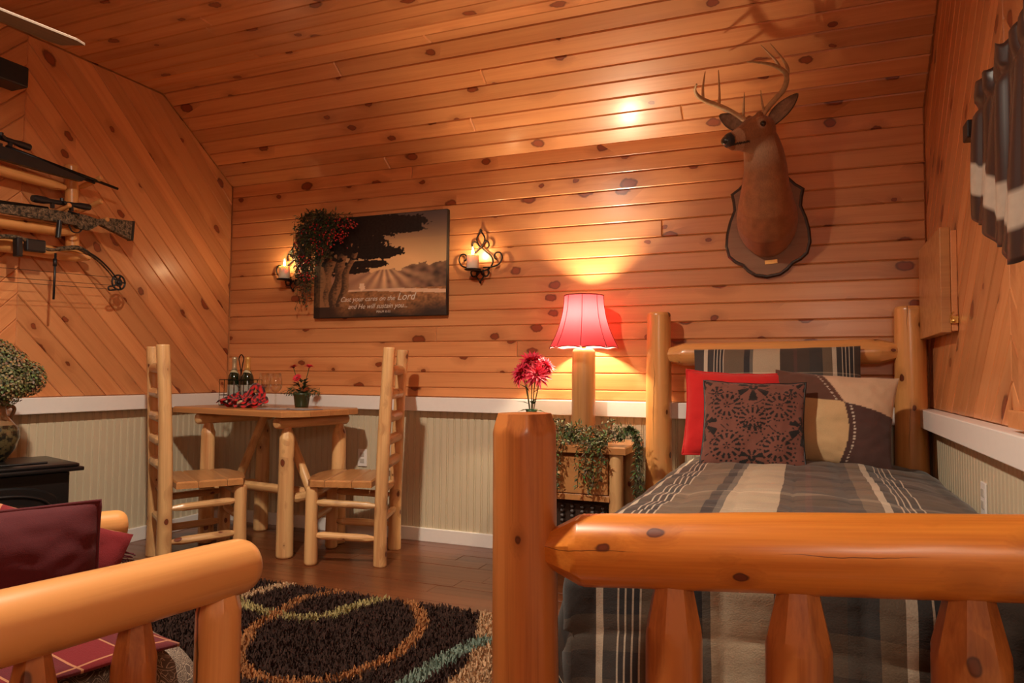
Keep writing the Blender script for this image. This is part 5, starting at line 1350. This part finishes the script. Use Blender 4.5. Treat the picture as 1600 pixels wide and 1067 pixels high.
drape('throw_blanket', [[(2.02, -3.20, .50), (2.25, -3.24, .52), (2.56, -3.27, .49)], [(2.05, -2.95, .49), (2.35, -3.02, .505), (2.60, -3.05, .475)], [(2.10, -2.74, .465), (2.40, -2.83, .47), (2.61, -2.86, .455)]], M['throw'], 'red plaid throw lying across the armchair seat')
M['wine'] = fabric('wine_red_cloth', (.075, .002, .006), bump=.25, sheen=.05)
# big wine-red pillow and a fringed plaid pillow behind it
pillow('armchair_pillow', .52, .33, .14, M['wine'], 'large plain wine-red pillow standing on the armchair', 'pillow', (2.235, -3.10, .590), (radians(-6), radians(-1), radians(56)), seed=2.7, pinch=.03, seam=M['wine'])
fp_ = pillow('armchair_pillow', .40, .36, .11, M['throw'], 'red plaid pillow with fringed edge leaning behind the wine-red pillow', 'pillow', (2.16, -2.93, .545), (radians(-20), radians(20), radians(50)), seed=8.7, pinch=.03)
b = MB()
for i in range(60):
    f = -1 + 2 * i / 69
    for s in (-1, 1):
        b.tube([(s * .188, 0, f * .19), (s * (.205 + RND.uniform(.010, .02)), RND.uniform(-.004, .004), f * .19 + RND.uniform(-.006, .006))], .0016, 4)
f_ = b.build('fringe', M['wine'], fp_); f_['kind'] = 'stuff'

# ------------------------------------------------------------------ shag rug
rg = thing('shag_rug', 'brown shag rug with looping tan, olive, blue and cream bands', 'rug', (0, 0, 0))
curves = {
 'orange': ([(1.90, -1.16), (1.827, -1.239), (1.769, -1.341), (1.786, -1.478), (1.802, -1.591), (1.833, -1.738), (1.922, -1.897), (1.981, -1.99), (2.1, -2.083), (2.202, -2.106), (2.312, -2.099), (2.436, -2.013), (2.486, -1.864), (2.511, -1.741), (2.482, -1.568), (2.426, -1.407), (2.341, -1.29), (2.24, -1.2)], .030, (.36, .155, .055)),
 'green': ([(1.20, -1.34), (1.404, -1.441), (1.564, -1.519), (1.724, -1.56), (1.852, -1.57), (1.946, -1.554), (2.017, -1.497), (2.039, -1.395), (2.07, -1.297), (2.116, -1.20)], .032, (.36, .30, .13)),
 'beige': ([(1.46, -1.52), (1.491, -1.463), (1.501, -1.367), (1.536, -1.254), (1.60, -1.16)], .034, (.50, .34, .20)),
 'beige2': ([(.40, -1.35), (.62, -1.26), (.80, -1.22), (1.0, -1.16)], .05, (.50, .36, .22)),
 'teal': ([(2.62, -2.35), (2.68, -1.98), (2.684, -1.831), (2.697, -1.699), (2.72, -1.591), (2.741, -1.52), (2.80, -1.45), (2.98, -1.36)], .036, (.20, .27, .22)),
}
for k_ in curves: curves[k_] = ([(p.x, p.y) for p in spline([(a, b_, 0) for a, b_ in curves[k_][0]], 5)], curves[k_][1], curves[k_][2])
big = [(2.60, -1.18), (2.64, -1.33), (2.70, -1.45), (2.745, -1.56), (2.78, -1.70), (2.80, -1.80), (2.79, -2.05), (2.84, -2.5), (3.2, -2.6), (3.2, -1.18)]
def inpoly(x, y_, P):
    c = False; n = len(P)
    for i in range(n):
        x1, y1 = P[i]; x2, y2 = P[i - 1]
        if (y1 > y_) != (y2 > y_) and x < (x2 - x1) * (y_ - y1) / (y2 - y1) + x1: c = not c
    return c
def rugcol(x, y_):
    best = None; 
    for nm in ('teal', 'orange', 'green', 'beige', 'beige2'):
        P, w, c = curves[nm]
        for i in range(len(P) - 1):
            ax, ay = P[i]; bx, by = P[i + 1]; dx, dy = bx - ax, by - ay
            t_ = max(0, min(1, ((x - ax) * dx + (y_ - ay) * dy) / (dx * dx + dy * dy + 1e-9)))
            if hypot(x - ax - t_ * dx, y_ - ay - t_ * dy) < w * (1.0 if nm != 'orange' else .85): return c
    if inpoly(x, y_, big): return (.50, .32, .18)
    return (.040, .017, .012)
RX0, RX1, RY0, RY1 = .35, 3.02, -3.3, -1.19
NX, NY = 134, 106
cg = [[rugcol(RX0 + (RX1 - RX0) * i / NX, RY0 + (RY1 - RY0) * j / NY) for i in range(NX + 1)] for j in range(NY + 1)]
vs = [(RX0 + (RX1 - RX0) * i / NX, RY0 + (RY1 - RY0) * j / NY, .014) for j in range(NY + 1) for i in range(NX + 1)]
fs = [(j * (NX + 1) + i, j * (NX + 1) + i + 1, (j + 1) * (NX + 1) + i + 1, (j + 1) * (NX + 1) + i) for j in range(NY) for i in range(NX)]
M['rug'] = plain('shag_yarn', (1, 1, 1), .95, cols=True, noise_amt=.2, nscale=60)
bs = mesh_obj('backing', vs, fs, M['rug'], rg, cols=[cg[j][i] for j in range(NY + 1) for i in range(NX + 1)])
so = bs.modifiers.new('t', 'SOLIDIFY'); so.thickness = .012; so.offset = -1
b = MB(); rr = random.Random(5)
for i in range(100000):
    x = rr.uniform(RX0, RX1); y_ = rr.uniform(RY0, RY1)
    if y_ < -2.35 and (x < 2.0 or rr.random() < .6): continue
    if y_ < -1.9 and x < 1.4: continue
    fi = (x - RX0) / (RX1 - RX0) * NX; fj = (y_ - RY0) / (RY1 - RY0) * NY
    c = rugcol(x, y_) if i % 1 == 0 and abs(y_ + 1.7) < .55 and x > 1.3 else cg[int(fj + .5)][int(fi + .5)]
    k = rr.uniform(.65, 1.4); c = (c[0] * k, c[1] * k, c[2] * k)
    a = rr.uniform(0, 6.283); h = rr.uniform(.014, .030); dx, dy = cos(a), sin(a); l = rr.uniform(.004, .016); w = .0035
    n0 = len(b.v)
    b.v += [(x - dy * w, y_ + dx * w, .012), (x + dy * w, y_ - dx * w, .012), (x + dx * l + dy * w * .7, y_ + dy * l - dx * w * .7, .012 + h), (x + dx * l - dy * w * .7, y_ + dy * l + dx * w * .7, .012 + h)]
    b.f.append((n0, n0 + 1, n0 + 2, n0 + 3)); b.c += [c] * 4
p_ = b.build('pile', M['rug'], rg, cols=True); p_['kind'] = 'stuff'

# ------------------------------------------------------------------ ceiling fan (blade tip at top left), speaker on the wall
fn = thing('ceiling_fan', 'ceiling fan with grey-brown blades, one tip at the top left corner', 'ceiling fan', (1.55, -3.15, 0))
bladem = wood('fan_blade_wood', (.13, .09, .065), (.07, .045, .03), (.04, .05, .03), rough=.4, knots=0, var=.0)
fanm = plain('fan_metal', (.16, .12, .09), .35, .8)
b = MB(); b.lathe([(.07, KZ), (.07, KZ - .03), (.012, KZ - .05), (.012, 2.35), (.10, 2.33), (.13, 2.29), (.13, 2.22), (.09, 2.18), (.05, 2.18), (.05, 2.16), (.075, 2.16), (.075, 2.14)], 32); b.build('motor', fanm, fn, smooth=True)
for k in range(5):
    a = radians(84) + k * 2 * pi / 5
    b = MB(); out = [(.19, -.045), (.40, -.075), (.66, -.092), (.70, -.07), (.70, .07), (.66, .092), (.40, .075), (.19, .045)]; b.prism(out, -.004, .004, .002)
    o = b.build('blade', bladem, fn, loc=(0, 0, 2.18), rot=(radians(12), 0, 0)); o.rotation_mode = 'XYZ'
    o.matrix_local = Matrix.Translation((0, 0, 2.18)) @ Matrix.Rotation(a, 4, 'Z') @ Matrix.Rotation(radians(12), 4, 'X')
    b = MB(); b.box(.10, .25, -.015, .015, -.012, -.004, .002); o = b.build('blade_arm', fanm, fn); o.matrix_local = Matrix.Translation((0, 0, 2.18)) @ Matrix.Rotation(a, 4, 'Z')
cl_ = thing('ceiling_lamp', 'round flush metal ceiling downlight over the middle of the room', 'ceiling lamp', (LAMP[0], LAMP[1], 0))
b = MB(); b.lathe([(.02, KZ), (.12, KZ - .002), (.13, KZ - .03), (.12, KZ - .04), (.085, KZ - .035), (.02, KZ - .02)], 36); b.build('lamp_housing', fanm, cl_, smooth=True)
t = NT('lamp_lens'); t.out(Base_Color=(1, .95, .85), Emission_Color=(*WARM, 1), Emission_Strength=12)
b = MB(); b.lathe([(.084, KZ - .036), (.05, KZ - .040), (.005, KZ - .042)], 30); b.build('lens', t.m, cl_, smooth=True)
rl = thing('floor_lamp', 'tall floor lamp with cream shade standing behind the viewer', 'floor lamp', (4.2, -4.75, 0))
b = MB(); b.lathe([(.15, 0.0), (.15, .015), (.02, .03), (.012, .05), (.012, 1.60), (.02, 1.62)], 24); b.build('pole', fanm, rl, smooth=True)
t = NT('cream_shade'); tr = t.n('ShaderNodeBsdfTranslucent', {0: (.95, .85, .7)}); t.out(Base_Color=(.8, .7, .55)); ms = t.n('ShaderNodeMixShader', {0: .85, 1: t.b.outputs[0], 2: tr.outputs[0]}); t.t.links.new(ms.outputs[0], t.t.nodes['Material Output'].inputs[0])
b = MB(); b.lathe([(.19, 1.84), (.13, 2.08)], 28, cap=False); b.build('lamp_shade', t.m, rl, smooth=True)
sp = thing('wall_speaker', 'small black speaker on a bracket high on the left wall', 'speaker', (0.10, -1.74, 2.60))
b = MB(); b.box(-.06, .07, -.16, .10, -.055, .055, .008); b.build('cabinet', M['black'], sp)
b = MB(); b.box(.070, .076, -.15, .09, -.047, .047, .003); b.build('grille', plain('speaker_cloth', (.02, .018, .018), .9), sp)
b = MB(); b.tube([(-.06, -.03, 0), (-.10, -.03, .0)], .012, 8); b.build('bracket', M['black'], sp)
